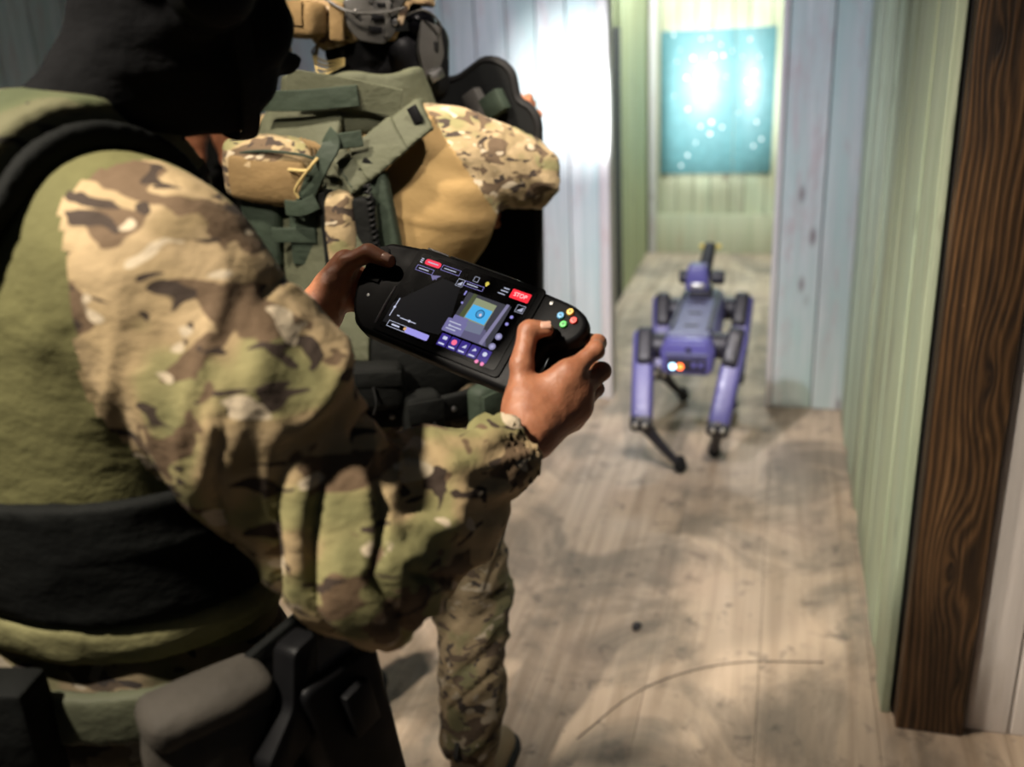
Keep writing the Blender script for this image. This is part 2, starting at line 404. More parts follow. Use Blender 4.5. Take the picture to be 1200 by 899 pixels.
def brown_wood(knots):
    """dark stained pine: long grain lines that swell round knots (knots = local x, z, strength)"""
    m = NT('dark stained pine'); tc = m.n('ShaderNodeTexCoord').outputs['Object']; sp = m.n('ShaderNodeSeparateXYZ', {0: tc}); X, Z = sp.outputs[0], sp.outputs[2]
    u = m.math('ADD', X, m.math('MULTIPLY', m.noise(m.coord((3, 3, 0.9)), 1.0, 2, 0.5), 0.10)); kn = 0.0
    for kx, kz, c in knots:
        dx = m.math('SUBTRACT', X, kx); dz = m.math('MULTIPLY', m.math('SUBTRACT', Z, kz), 0.30)
        r2 = m.math('ADD', m.math('MULTIPLY', dx, dx), m.math('MULTIPLY', dz, dz)); g = m.math('EXPONENT', m.math('MULTIPLY', r2, -900.0))
        u = m.math('ADD', u, m.math('MULTIPLY', m.math('MULTIPLY', m.math('SQRT', r2), g), 2.2*c)); kn = m.math('ADD', m.math('EXPONENT', m.math('MULTIPLY', r2, -9000.0)), kn)
    band = m.math('SINE', m.math('ADD', m.math('MULTIPLY', u, 420.0), m.math('MULTIPLY', m.noise(m.coord((90, 90, 4)), 1.0, 4, 0.65), 5.0)))
    fine = m.noise(m.coord((210, 210, 5)), 1.0, 5, 0.75); wide = m.noise(m.coord((16, 16, 2.2)), 1.0, 4, 0.6)
    f = m.math('ADD', m.math('MULTIPLY', band, 0.12), m.math('ADD', m.math('MULTIPLY', fine, 0.55), m.math('MULTIPLY', wide, 0.45)))
    f = m.math('SUBTRACT', f, m.math('MULTIPLY', kn, 0.18))
    c = m.ramp(f, [(0.28, (0.016, 0.008, 0.0036)), (0.45, (0.052, 0.026, 0.010)), (0.60, (0.125, 0.064, 0.026)), (0.80, (0.28, 0.155, 0.07))])
    chip = m.ramp(m.noise(m.coord((30, 30, 11)), 1.0, 4, 0.6), [(0.73, 0), (0.76, 1)])
    c = m.mix(m.math('MULTIPLY', chip, 0.6), c, (0.40, 0.24, 0.12))
    m.bset(Base_Color=c, Roughness=m.ramp(f, [(0.3, 0.6), (0.8, 0.36)])); m.bump(f, 0.6, 0.008); return m.m
def floor_wood():
    m = NT('worn plywood floor'); i = 1
    gr = m.noise(m.coord((17, 0.8, 17), 13.0), 1.0, 5, 0.6, 0.9)
    c = m.ramp(gr, [(0.3, (0.30, 0.225, 0.155)), (0.5, (0.43, 0.335, 0.245)), (0.7, (0.54, 0.43, 0.325))])
    g = m.coord((1, 1, 1), which='Object')
    tc = m.n('ShaderNodeNewGeometry').outputs['Position']
    grime = m.noise(tc, 2.3, 6, 0.66, 0.7); c = m.mix(m.math('MULTIPLY', m.ramp(grime, [(0.46, 0), (0.60, 1)]), 0.68), c, (0.13, 0.12, 0.10))
    spot = m.noise(tc, 11, 4, 0.66, 0.4); c = m.mix(m.math('MULTIPLY', m.ramp(spot, [(0.58, 0), (0.68, 1)]), 0.6), c, (0.07, 0.062, 0.055))
    pink = m.noise(tc, 2.6, 3, 0.5, 0.0); c = m.mix(m.math('MULTIPLY', m.ramp(pink, [(0.52, 0), (0.72, 1)]), 0.30), c, (0.46, 0.33, 0.25))
    fleck = m.n('ShaderNodeTexVoronoi', {'Vector': tc, 'Scale': 17.0}).outputs['Distance']
    c = m.mix(m.ramp(fleck, [(0.03, 1), (0.05, 0)]), c, (0.04, 0.035, 0.03))
    m.bset(Base_Color=c, Roughness=m.ramp(grime, [(0.3, 0.5), (0.7, 0.75)])); m.bump(m.math('ADD', gr, m.math('MULTIPLY', spot, 0.5)), 0.3, 0.004); return m.m

M_FLOOR = floor_wood()
M_ENDWALL = wood('pale blue worn paint boards', 'Z', (0.56, 0.58, 0.58), (0.37, 0.43, 0.42), (0.35, 0.49, 0.47), (0.42, 0.29, 0.29), stain_amt=0.65)
M_RIGHT = wood('pale green worn paint boards', 'Z', (0.42, 0.47, 0.34), (0.27, 0.33, 0.22), (0.33, 0.42, 0.33), (0.20, 0.20, 0.14), stain_amt=0.6, bump=0.6, var=0.4)
M_BACK = wood('cream green boards', 'Z', (0.52, 0.52, 0.36), (0.38, 0.40, 0.26), (0.42, 0.47, 0.34), (0.40, 0.30, 0.19), stain_amt=0.5)
M_GREENROOM = wood('olive side boards', 'Z', (0.40, 0.42, 0.25), (0.26, 0.29, 0.15), (0.30, 0.33, 0.22), (0.22, 0.20, 0.12))
M_WHITE = wood('off white painted boards', 'Z', (0.72, 0.66, 0.62), (0.55, 0.50, 0.47), (0.62, 0.55, 0.50), (0.36, 0.29, 0.22), knots=False, stain_amt=0.35)
M_JAMB = wood('pale jamb', 'Z', (0.60, 0.58, 0.55), (0.46, 0.44, 0.44), (0.5, 0.42, 0.44), (0.42, 0.26, 0.26), stain_amt=0.4)
M_BROWN = brown_wood([(0.005, -0.92, 1.0), (0.03, -0.45, 0.7), (-0.03, 0.22, 0.7), (0.05, -1.2, 0.5)])
M_TEAL = plain('teal panel', (0.085, 0.205, 0.220), 0.38, var=0.15)
M_WHITEDOT = plain('white hole glint', (0.92, 0.93, 0.92), 0.5, var=0.03)  # near-white paint standing for light in the panel's bullet holes
M_GAP = plain('dark void', (0.012, 0.011, 0.010), 0.9)

# ------------------------------------------------------------------ the setting
def structure(o): o['kind'] = 'structure'; return o
random.seed(4)
_pl = {}
def plank(parent, size, c, mat, R=0.0, bevel=0.003, name='plank', tilt=0.0):
    key = (tuple(round(s, 4) for s in size), mat.name)
    if key not in _pl:
        v, f = box_geo(tuple(size), bevel, 1); me = bpy.data.meshes.new(name); me.from_pydata(v.tolist(), [], f); me.materials.append(mat); me.update(); _pl[key] = me
    o = bpy.data.objects.new(name, _pl[key]); COL.objects.link(o); o.parent = parent
    o.location = [float(q) for q in (np.asarray(c)-wloc(parent))]; o.rotation_euler = (0, 0, R+tilt); return o
H_W = 2.75
floor_o = structure(box('floor', (4.4, 9.0, 0.05), (-0.8, 3.4, -0.045), EYE, M_GAP, bevel=0.0))
xs = -2.9
while xs < 1.2:
    w = 0.29
    plank(floor_o, (w-0.0012, 8.9, 0.022), (xs+w/2, 3.4, -0.011), M_FLOOR, bevel=0.0006); xs += w
def plank_wall(name, x0, x1, y0, y1, mat, w, thick=0.022, z0=0.0, z1=H_W, jit=0.003, side=1, wjit=0.0, gap=0.005):
    """vertical boards from (x0,y0) to (x1,y1); face of the boards on that line, body behind it (side = which side)"""
    a, b = V(x0, y0, 0), V(x1, y1, 0); L = np.linalg.norm(b-a); t = (b-a)/L; n = V(-t[1], t[0], 0)*side; rz = math.atan2(t[1], t[0])
    R = np.stack([t, V(-t[1], t[0], 0), V(0, 0, 1)], 1)
    root = structure(box(name, (L, 0.03, z1-z0), (a+b)/2+V(0, 0, (z0+z1)/2)+n*(thick+0.0165), R, M_GAP, bevel=0.0))
    k = 0; s = 0.0; n_ = max(1, round(L/w)); ws = np.full(n_, L/n_)
    if wjit: ws = ws*(1+wjit*np.array([random.uniform(-1, 1) for _ in ws])); ws *= L/ws.sum()
    for q in ws:
        q = round(float(q), 4); d = random.uniform(-jit, jit)
        plank(root, (q-gap, thick, z1-z0), a+t*(s+q/2)+V(0, 0, (z0+z1)/2)+n*(thick/2+d), mat, rz); s += q
    return root
Y_END, Y_BACK, X_R = 4.13, 7.25, 0.295
DL, DR = -0.735, -0.02
plank_wall('wall_left_of_doorway', -2.9, DL-0.045, Y_END, Y_END, M_ENDWALL, 0.145, wjit=0.15)
plank_wall('wall_right_of_doorway', DR+0.012, X_R+0.02, Y_END, Y_END, M_ENDWALL, 0.15, wjit=0.2)
# door jambs (the boards that line the opening)
def trim(n, size, c, mat, bev=0.004, R=EYE): return structure(box('trim_%d' % n, size, c, R, mat, bevel=bev))
trim(1, (0.045, 0.14, H_W), (DL-0.0225, Y_END+0.055, H_W/2), M_JAMB)
trim(2, (0.024, 0.14, H_W), (DR, Y_END+0.055, H_W/2), M_JAMB)
# right-hand corridor wall, far corner to post
plank_wall('wall_right', X_R+0.012, X_R, 2.085, Y_END-0.003, M_RIGHT, 0.15, side=-1, jit=0.006, wjit=0.25, gap=0.011)
# near post with dark stain and off-white boards past it
post = structure(box('trim_3', (0.152, 0.045, H_W), (0.407, 2.06, H_W/2), EYE, M_BROWN, bevel=0.005, seg=2))
plank_wall('wall_right_near', 0.489, 1.2, 2.07, 2.07, M_WHITE, 0.105, jit=0.002)
# the room beyond the doorway
plank_wall('wall_back', -1.05, 0.75, Y_BACK, Y_BACK, M_BACK, 0.135, wjit=0.2)
plank_wall('wall_backroom_left', -1.0, -0.985, Y_BACK, 5.98, M_GREENROOM, 0.16, side=-1)
trim(4, (0.05, 0.05, H_W), (-0.955, Y_BACK-0.03, H_W/2), M_JAMB)
trim(5, (0.030, 0.52, 1.66), (-1.0, 5.715, 0.83), M_GAP)  # near-black box standing for a dark wall opening, shade put into its colour
plank_wall('wall_backroom_near', -1.016, -1.0, 5.98, Y_END+0.2, M_GREENROOM, 0.16, side=-1)
structure(box('baseboard_back', (1.7, 0.03, 0.30), (-0.1, Y_BACK-0.016, 0.15), EYE, M_BACK, bevel=0.004))
plank_wall('wall_backroom_right', 0.70, 0.70, Y_END+0.2, Y_BACK, M_GREENROOM, 0.16, side=-1)
plank_wall('wall_left', -2.9, -2.9, -0.9, Y_END, M_ENDWALL, 0.2, side=1)

# teal target panel on the back wall, white dots standing for light through bullet holes
pb = thing('target_panel', 'teal board peppered with white dots standing for lit bullet-hole chips on the far wall', 'target board', (-0.498, Y_BACK-0.02, 0.60))
for i, (xa, xb) in enumerate(((-0.900, -0.372), (-0.368, -0.095))):
    box('board', (xb-xa, 0.016, 1.012), ((xa+xb)/2, Y_BACK-0.0105, 1.108), EYE, M_TEAL, pb, bevel=0.002)
random.seed(11)
glints = [(836, 66, 11), (828, 76, 8), (818, 87, 9), (831, 92, 9), (823, 101, 9), (804, 91, 8), (812, 68, 9), (848, 65, 8), (789, 41, 6), (822, 46, 6), (832, 44, 6), (879, 46, 7), (876, 95, 6), (884, 84, 5), (887, 143, 7), (892, 163, 7), (883, 171, 7), (806, 128, 8), (834, 143, 10), (821, 148, 7), (846, 149, 6), (832, 157, 8), (798, 194, 7), (806, 182, 7), (858, 60, 4), (870, 66, 4), (845, 52, 5), (797, 58, 4), (815, 167, 5), (877, 120, 5), (851, 90, 4), (790, 112, 4), (865, 132, 4), (793, 72, 4), (890, 66, 4)]
glints = [(x*1.0, y, r) for x, y, r in glints]
for x, y, r in glints:
    p = PL(x, y, (0, Y_BACK-0.0185, 0), (0, 1, 0)); rr = r*0.00145
    if not (-0.89 < p[0] < -0.105): continue
    pol = [(rr*random.uniform(0.75, 1.15)*math.cos(a), rr*random.uniform(0.75, 1.15)*math.sin(a)) for a in np.linspace(0, 2*math.pi, 8)[:-1]]
    prism('chip', pol, 0, 0.0035, p, np.array([[1, 0, 0], [0, 0, -1], [0, 1, 0]], float).T if False else np.stack([V(1, 0, 0), V(0, 0, 1), V(0, -1, 0)], 1), M_WHITEDOT, pb, bevel=0.0008, seg=1)  # white disc, its paint stands for light coming through a hole

# ------------------------------------------------------------------ materials for people and kit
M_SKIN = skin('skin', (0.42, 0.175, 0.090), (0.29, 0.110, 0.055))
M_NAIL = plain('nail', (0.58, 0.33, 0.24), 0.3, var=0.04)
M_CAMO1 = camo('multi-tone camouflage cloth', 1.0, 2.0)
M_CAMO2 = camo('camouflage sleeve cloth', 1.2, 6.3, tint=(0.72, 0.74, 0.74))
M_CAMO3 = camo('camouflage trouser cloth', 1.25, 4.4, tint=(0.30, 0.31, 0.32))  # tint darkened to stand in for shade on the legs
M_OLIVE = fabric('olive shirt jersey', (0.135, 0.128, 0.052), 0.18)
M_TAN = fabric('tan shirt jersey', (0.27, 0.178, 0.072), 0.07, wr=0.2)
M_RANGER = fabric('grey green nylon', (0.068, 0.072, 0.044), 0.2, rough=0.7)
M_WEB = fabric('dark green webbing', (0.027, 0.038, 0.026), 0.2, rough=0.65)
M_BLACKCLOTH = fabric('black knit', (0.006, 0.006, 0.0065), 0.3, rough=0.9)
M_BLACKNYL = fabric('black nylon', (0.007, 0.0075, 0.007), 0.3, rough=0.75)
M_POUCHGREY = fabric('worn grey pouch cloth', (0.050, 0.044, 0.036), 0.25, rough=0.75)
M_COYOTE = fabric('coyote brown cloth', (0.175, 0.115, 0.050), 0.2, rough=0.8)
M_YELLOWTRIM = plain('yellow thread', (0.36, 0.27, 0.10), 0.7)
M_BLACKPL = plain('black plastic', (0.0045, 0.0045, 0.005), 0.5, spec=0.12, scratch=0.06)
M_GREYPL = plain('gunmetal plastic', (0.048, 0.046, 0.042), 0.38, scratch=0.1)
M_RUBBER = plain('black rubber', (0.008, 0.008, 0.008), 0.6, spec=0.2)
M_STEEL = plain('worn steel', (0.26, 0.255, 0.25), 0.42, metal=1.0)
M_SOLE = plain('boot leather', (0.20, 0.15, 0.085), 0.75)
M_GLASS = plain('black glass', (0.0015, 0.0015, 0.002), 0.25, var=0.0, spec=0.05)

# ------------------------------------------------------------------ tablet controller held in both hands
TC = V(-0.3666, 1.0192, 1.3444); TN = unit((-0.0827, -0.7037, 0.7057)); TX = unit((0.9334, -0.3028, -0.1926)); TX = unit(TX-TN*(TX@TN)); TY = np.cross(TN, TX)
TR = np.stack([TX, TY, TN], 1)
def T(x, y, z=0.0): return TC+TR@(V(x, y, z)*0.001)
ctl = thing('tablet_controller', 'black gamepad tablet with lit screen held in bare hands', 'controller', T(0, 0, -30))
out_ = [(-88, 63), (-140, 56), (-152, 46), (-158, 20), (-156, -4), (-148, -26), (-134, -50), (-112, -68), (0, -69), (112, -70), (122, -62), (125, -34), (127, -8), (133, 2), (146, 6), (157, 17), (161, 34), (153, 48), (133, 56), (92, 59)]
prism('shell', [(x*0.001, y*0.001) for x, y in round_poly(out_, 14, 4)], -0.024, 0.0, TC, TR, M_BLACKPL, ctl, bevel=0.006, seg=3)
for s in (-1, 1):   # rear grips
    v, f = surf(uni([cone(T(s*140, 30, -26), T(s*138, -40, -36), 0.017, 0.015)]), T(s*139, -5, -30)-0.09, T(s*139, -5, -30)+0.09, 0.005)
    mesh_obj('grip', v, f, M_BLACKPL, ctl)
prism('screen_bezel', [(x*0.001, y*0.001) for x, y in round_poly([(-94, 61), (94, 61), (94, -61), (-94, -61)], 7)], -0.001, 0.0022, TC, TR, M_BLACKPL, ctl, bevel=0.001)
scr = prism('screen', [(x*0.001, y*0.001) for x, y in round_poly([(-86, 54), (86, 54), (86, -54), (-86, -54)], 4)], 0.0020, 0.0030, TC, TR, M_GLASS, ctl)
ribbon('metal_strip', [T(-95, 0, 1), T(-94, -26, 2), T(-93, -53, 1)], 0.0030, 0.002, TN, M_STEEL, ctl)
ribbon('metal_strip', [T(-50, 63.5, -3), T(20, 62.5, -3), T(88, 60, -3)], 0.0026, 0.002, TN, M_STEEL, ctl)
ribbon('speaker_slot', [T(-84, 63, -1), T(-52, 62, -1)], 0.004, 0.002, TN, M_GREYPL, ctl)
# gamepad buttons and sticks
for x, y, col in ((133.5, 45, (0.75, 0.48, 0.06)), (142.5, 36.5, (0.80, 0.06, 0.045)), (133.5, 28, (0.05, 0.52, 0.08)), (125, 37, (0.07, 0.33, 0.62))):
    bn = lathe('button', [(0.0046, 0), (0.0046, 0.0022), (0.0038, 0.0032), (0.0, 0.0034)], T(x, y, -0.3), TR, plain('button paint', col, 0.4, var=0.05), ctl, n=14)
    lathe('button_dot', [(0.0016, 0), (0.0015, 0.0006)], T(x, y, 2.9), TR, plain('button letter', tuple(c*0.35 for c in col), 0.5), bn, n=8)
for x, y in ((124, 12), (-134, 34)):
    st = lathe('thumbstick', [(0.012, 0), (0.0075, 0.001), (0.006, 0.006), (0.0095, 0.009), (0.0095, 0.0115), (0.007, 0.012), (0.0, 0.0105)], T(x, y, -1), TR, M_RUBBER, ctl, n=18)
box('d_pad', (0.020, 0.0065, 0.003), T(-132, 0, 1), TR, M_RUBBER, ctl, bevel=0.001)
for x, y in ((106, 48), (-126, -22), (112, -52)): lathe('screw', [(0.0022, 0), (0.0022, 0.0008), (0.0, 0.001)], T(x, y, 0), TR, M_STEEL, ctl, n=8)
# things shown on the screen (flat lit print, each a plate on the glass)
def rp(x0, y0, x1, y1, r=1.5): return round_poly([(x0, y0), (x1, y0), (x1, y1), (x0, y1)], r, 3)
def ui(name, polys, z, col, s=1.0):
    mt = glow('lit '+name.replace('_', ' '), col, s)
    for p in polys:
        if isinstance(p, dict):
            x0, y0, x1, y1, t = p['r']; q = [(x0, y0), (x1, y0), (x1, y1), (x0, y1), (x0+t, y0+t), (x1-t, y0+t), (x1-t, y1-t), (x0+t, y1-t)]
            v, f = np.array([(x*0.001, y*0.001, 0.0001) for x, y in q]), [[k, (k+1) % 4, 4+(k+1) % 4, 4+k] for k in range(4)]
        else: v, f = prism_geo([(x*0.001, y*0.001) for x, y in p], 0, 0.00012)
        mesh_obj(name, v@TR.T+T(0, 0, 3.02+z), f, mt, scr, smooth=False)
def ring(x0, y0, x1, y1, t=0.55): return [{'r': (x0, y0, x1, y1, t)}]
RED, WHT, LAV, VIO = (0.95, 0.03, 0.05), (0.75, 0.78, 1.0), (0.35, 0.32, 0.80), (0.055, 0.035, 0.30)
ui('record_pill', [rp(-76, 41, -52, 49, 3.5)], 0, (0.95, 0.05, 0.10), 0.9)
ui('outline_pill', ring(-50, 40.5, -22, 48)+ring(-83, 30, -57, 37.5)+ring(-10, 31.5, 18, 38), 0, LAV, 0.7)
ui('menu_icon', [rp(-83, 41.5, -79, 42.6, .2), rp(-83, 44, -79, 45.1, .2), rp(-83, 46.5, -79, 47.6, .2)], 0, WHT, 0.7)
ui('text_bar', [rp(-72, 44.4, -56, 45.9, .3), rp(-46, 43.6, -28, 44.8, .3), rp(-79, 33, -64, 34.4, .3), rp(-6, 34.2, 10, 35.5, .3), rp(40, 41, 50, 42.3, .3), rp(42, 45, 50, 46.3, .3), rp(38, 36.8, 48, 38, .3)], 0.15, WHT, 0.55)
ui('torch_beam', [[(-58, 30), (-44, 33), (-52, 24)], [(-56, 29), (-50, 32), (-47, 26)]], 0, (0.30, 0.27, 0.55), 0.55)
ui('dark_lidar_view', [[(-85, -20), (-40, 31), (-12, 30), (2, -24), (-4, -38), (-84, -48)]], -0.05, (0.012, 0.012, 0.014), 0.5)
ui('view_icon', ring(-20, 28, -10, 38)+[[(-18, 30), (-12, 36), (-12, 30)]]+ring(-1, 40.5, 6, 47.5)+ring(70, 22, 81, 32)+[[(72, 24), (79, 30), (79, 24)]], 0, WHT, 0.55)
ui('lamp_icon', [disc_poly(2.6, 10, 19, 43.5), rp(17.8, 39.8, 20.2, 41, .2)], 0, (0.9, 0.75, 0.12), 0.7)
ui('stop_button', [rp(54, 36.5, 80, 48.5, 1.2)], 0, RED, 1.1)
ui('slider', [rp(-80, -38, -79, -12, .3), disc_poly(1.8, 8, -79.5, -25), rp(-64, -36, -40, -35, .3), disc_poly(1.8, 8, -50, -35.5), rp(-70, -34.5, -66, -33.3, .2)], 0, WHT, 0.7)
ui('mode_bar', [rp(-48, -51, -14, -43, 1.5)], 0, LAV, 0.9)
ui('mode_frame', ring(-76, -51, -48, -43)+[rp(-70, -48, -58, -46, .3)], 0, WHT, 0.7)
ui('mode_knob', [disc_poly(2.2, 10, -49.5, -46.5)], 0.15, (0.8, 0.45, 0.2), 0.8)
# live camera picture: doorway, far wall, teal board
ui('picture_wall', [[(2, -31), (2, 26), (64, 26), (64, -31)]], 0.0, (0.055, 0.055, 0.07), 0.8)
ui('picture_floor', [[(4, -31), (12, -12), (50, -12), (60, -31)]], 0.1, (0.13, 0.12, 0.22), 0.8)
ui('picture_frame_left', [[(6, -24), (10, 26), (15, 26), (14, -16)]], 0.1, (0.10, 0.12, 0.05), 0.7)
ui('picture_far_wall', [[(14, -16), (16, 22), (46, 21), (45, -15)]], 0.2, (0.36, 0.40, 0.24), 0.7)
ui('picture_board', [[(15.5, -6), (17, 13), (45, 12.5), (44, -7)]], 0.3, (0.07, 0.42, 0.80), 0.95)
ui('picture_board_shade', [disc_poly(6.0, 14, 32, 4)], 0.4, (0.02, 0.10, 0.22), 0.9)
ui('picture_board_ring', [disc_poly(4.6, 14, 32, 4)], 0.5, (0.07, 0.32, 0.62), 0.9)
ui('picture_board_dot', [disc_poly(1.8, 10, 33, 3)], 0.6, (0.75, 0.62, 0.70), 0.9)
ui('picture_jamb', [[(50, -30), (57, 27), (61, 27), (55, -31)]], 0.3, (0.30, 0.28, 0.46), 0.7)
ui('picture_haze', [[(14, -22), (14, -8), (46, -8), (46, -20)]], 0.3, (0.34, 0.38, 0.55), 0.45)
ui('status_panel', [rp(-4, -31, 24, -13, 1.2), rp(2, -13, 22, -7, 1)], 0.45, (0.26, 0.24, 0.52), 0.6)
ui('status_text', [rp(0, -18, 17, -16.5, .3), rp(4, -23, 20, -21.6, .3), rp(0, -27, 14, -25.6, .3), disc_poly(1.6, 8, 3, -22)], 0.6, WHT, 0.6)
ui('joint_icons', [disc_poly(2.2, 8, 71, 14), disc_poly(2.2, 8, 70, 4), disc_poly(1.6, 8, 2, 10), rp(-2, 20, 0, 26, .3)], 0.2, LAV, 0.8)
ui('round_button', [disc_poly(4.3, 14, 69, -14), disc_poly(4.3, 14, 68, -28)], 0.4, (0.30, 0.29, 0.50), 0.8)
ui('round_button_mark', [disc_poly(2.0, 10, 69, -14), disc_poly(2.0, 10, 68, -28)], 0.55, (0.5, 0.48, 0.72), 0.8)
ui('toolbar', [rp(0, -50, 13, -34, 1), rp(14.5, -50, 27.5, -34, 1), rp(29, -50, 42, -34, 1), rp(43.5, -50, 56.5, -34, 1), rp(58, -50, 72, -34, 1)], 0.45, VIO, 0.7)
ui('toolbar_icon', [rp(4, -41, 10, -37, .5), [(33, -42), (38, -37), (38, -42)], [(47, -42), (53, -40), (50, -37)], disc_poly(3.0, 8, 65, -40), rp(2, -48, 10, -46, .3), rp(31, -48, 39, -46.3, .3), rp(46, -48, 54, -46.3, .3), rp(17, -48, 25, -46.3, .3)], 0.6, WHT, 0.75)
ui('record_dot', [disc_poly(3.6, 12, 21, -40)], 0.6, (1.0, 0.16, 0.28), 1.0)
ui('pink_dots', [disc_poly(2.5, 10, 60, -51.5), disc_poly(2.5, 10, 68, -52)], 0.7, (0.95, 0.25, 0.50), 0.9)
def text_mesh(name, body, size, c, R, mat, parent):
    cu = bpy.data.curves.new(name, 'FONT'); cu.body = body; cu.size = size; cu.align_x = 'CENTER'; cu.align_y = 'CENTER'; cu.extrude = 0.00005
    o = bpy.data.objects.new(name, cu); COL.objects.link(o); dg = bpy.context.evaluated_depsgraph_get(); me = bpy.data.meshes.new_from_object(o.evaluated_get(dg))
    v = np.array([q.co[:] for q in me.vertices]); f = [list(p.vertices) for p in me.polygons]; bpy.data.objects.remove(o)
    return mesh_obj(name, v@np.asarray(R).T+np.asarray(c), f, mat, parent, smooth=False)
text_mesh('stop_lettering', 'STOP', 0.0075, T(67, 42.5, 3.4), TR, glow('lit lettering', (1, 0.85, 0.85), 0.9), scr)

# ------------------------------------------------------------------ foreground operator
def hand_prims(L, wrist, cmc, mcps, chains, thumb, r=1.0):
    """palm + five finger chains, positions through L(x,y,z)"""
    P = []; wr = L(*wrist)
    for i, m in enumerate(mcps):
        P.append(cone(wr+(L(*m)-wr)*0.15, L(*m), 0.0165*r, 0.0120*r, k=0.022))
    P.append(cone(wr, L(*cmc), 0.019*r, 0.0175*r, k=0.02)); P.append(cone(L(*cmc), L(*mcps[0]), 0.013*r, 0.0115*r, k=0.022))
    return P, [[L(*q) for q in c] for c in chains], [L(*q) for q in thumb]
def hand_sdf(P, chains, thumb, forearm, r=1.0):
    palm = uni(P+forearm); chs = []
    rad = [(0.0112, 0.0098, 0.0088, 0.0074), (0.0112, 0.0100, 0.0090, 0.0076), (0.0106, 0.0094, 0.0084, 0.0072), (0.0094, 0.0082, 0.0074, 0.0064)]
    for c, rr in zip(chains, rad):
        pr = [cone(c[i], c[i+1], rr[i]*r, rr[i+1]*r, k=0.003) for i in range(len(c)-1)]
        pr += [ell(c[i], (rr[i]*1.07*r,)*3, k=0.004) for i in range(1, len(c)-1)]
        chs.append(uni(pr))
    rr = (0.0150, 0.0128, 0.0112, 0.0090); chs.append(uni([cone(thumb[i], thumb[i+1], rr[i]*r, rr[i+1]*r, k=0.005) for i in range(len(thumb)-1)]))
    def f(P_):
        d = palm(P_); fd = None
        for c in chs:
            e = c(P_); fd = e if fd is None else np.minimum(fd, e)-np.maximum(0.003-np.abs(fd-e), 0)**2/0.012
        k = 0.009; h = np.maximum(k-np.abs(d-fd), 0)/k; return np.minimum(d, fd)-h*h*k*0.25
    return f
E1 = V(0.95, -0.31, 0); E1 = unit(E1); E2 = V(-E1[1], E1[0], 0); UP = V(0, 0, 1)
J = W(200, 325, 0.84); ELB = W(418, 655, 0.885); WRI = T(160, -104, 4)
TCN = J-E1*0.19; LJ = J-E1*0.38; HEAD = W(212, -22, 0.90); NECK = V(*(TCN[:2]+E2[:2]*0.03+E1[:2]*0.01), 1.555)
LWR = T(-192, -66, -22); LELB = V(*(LJ[:2]-E1[:2]*0.06+E2[:2]*0.06), 1.18)
FDIR = unit((0.55, 0.83, -0.42)); FS = unit(np.cross(FDIR, UP)); FU = np.cross(FS, FDIR); FR = np.stack([FS, FDIR, FU], 1)
op = thing('person', 'near man seen over the shoulder in camouflage shirt and black mask, holding the tablet', 'person', (TCN[0], TCN[1], 0))
# body: continuous skin figure; hands meshed finer
rp_, rch, rth = hand_prims(T, (160, -104, 2), (139, -74, 10), [(171, -26, 6), (186, -34, -10), (188, -48, -25), (182, -62, -36)],
    [[(171, -26, 6), (181, 14, -4), (172, 30, -22), (154, 34, -31)], [(186, -34, -10), (189, 2, -30), (173, 8, -47), (150, 8, -48)], [(188, -48, -25), (184, -14, -48), (168, -8, -58), (147, -8, -56)], [(182, -62, -36), (178, -34, -56), (164, -26, -62), (146, -26, -60)]],
    [(139, -74, 10), (122, -40, 22), (111, -2, 25), (127, 9, 19)])
rf = hand_sdf(rp_, rch, rth, [cone(T(160, -104, 2), ELB+(WRI-ELB)*0.35, 0.0255, 0.036, k=0.02), cone(T(152, -88, 4), T(160, -104, 2), 0.022, 0.024, k=0.02)])
lp_, lch, lth = hand_prims(T, (-196, -66, -20), (-186, -30, -2), [(-192, 10, -8), (-200, -2, -22), (-200, -18, -34), (-194, -34, -42)],
    [[(-192, 10, -8), (-186, 34, -26), (-168, 38, -38), (-148, 36, -42)], [(-200, -2, -22), (-194, 16, -46), (-172, 16, -56), (-150, 14, -54)], [(-200, -18, -34), (-190, -4, -56), (-170, -4, -62), (-150, -4, -58)], [(-194, -34, -42), (-184, -22, -60), (-166, -20, -62), (-150, -20, -58)]],
    [(-186, -30, -2), (-173, 4, 11), (-148, 25, 17), (-118, 25, 12)])
lf = hand_sdf(lp_, lch, lth, [cone(T(-196, -66, -20), LELB+(LWR-LELB)*0.45, 0.0255, 0.036, k=0.02)])
def hand_mesh(f, chain_pts, extra):
    a = np.array([p for c in chain_pts for p in c]+extra); lo, hi = a.min(0)-0.03, a.max(0)+0.03
    v, q = surf(f, lo, hi, 0.0026); v = relax(v, q, 2); n = vnormals(v, q)
    v = v+n*((vnoise(v*90, 5)-0.5)*0.0012+(ridge(v*np.array([55, 55, 55]), 8)-0.4)*0.0005)[:, None]; return v, q
hv, hf = hand_mesh(rf, rch+[rth], [WRI, WRI-unit(WRI-ELB)*0.07]); lv, lff = hand_mesh(lf, lch+[lth], [LWR, LWR-unit(LWR-LELB)*0.07])
hands = (np.concatenate([hv, lv]), np.concatenate([hf, lff+len(hv)]), np.zeros(len(hf)+len(lff), int))
HIP = V(*(TCN[:2]-E2[:2]*0.02), 0.98)
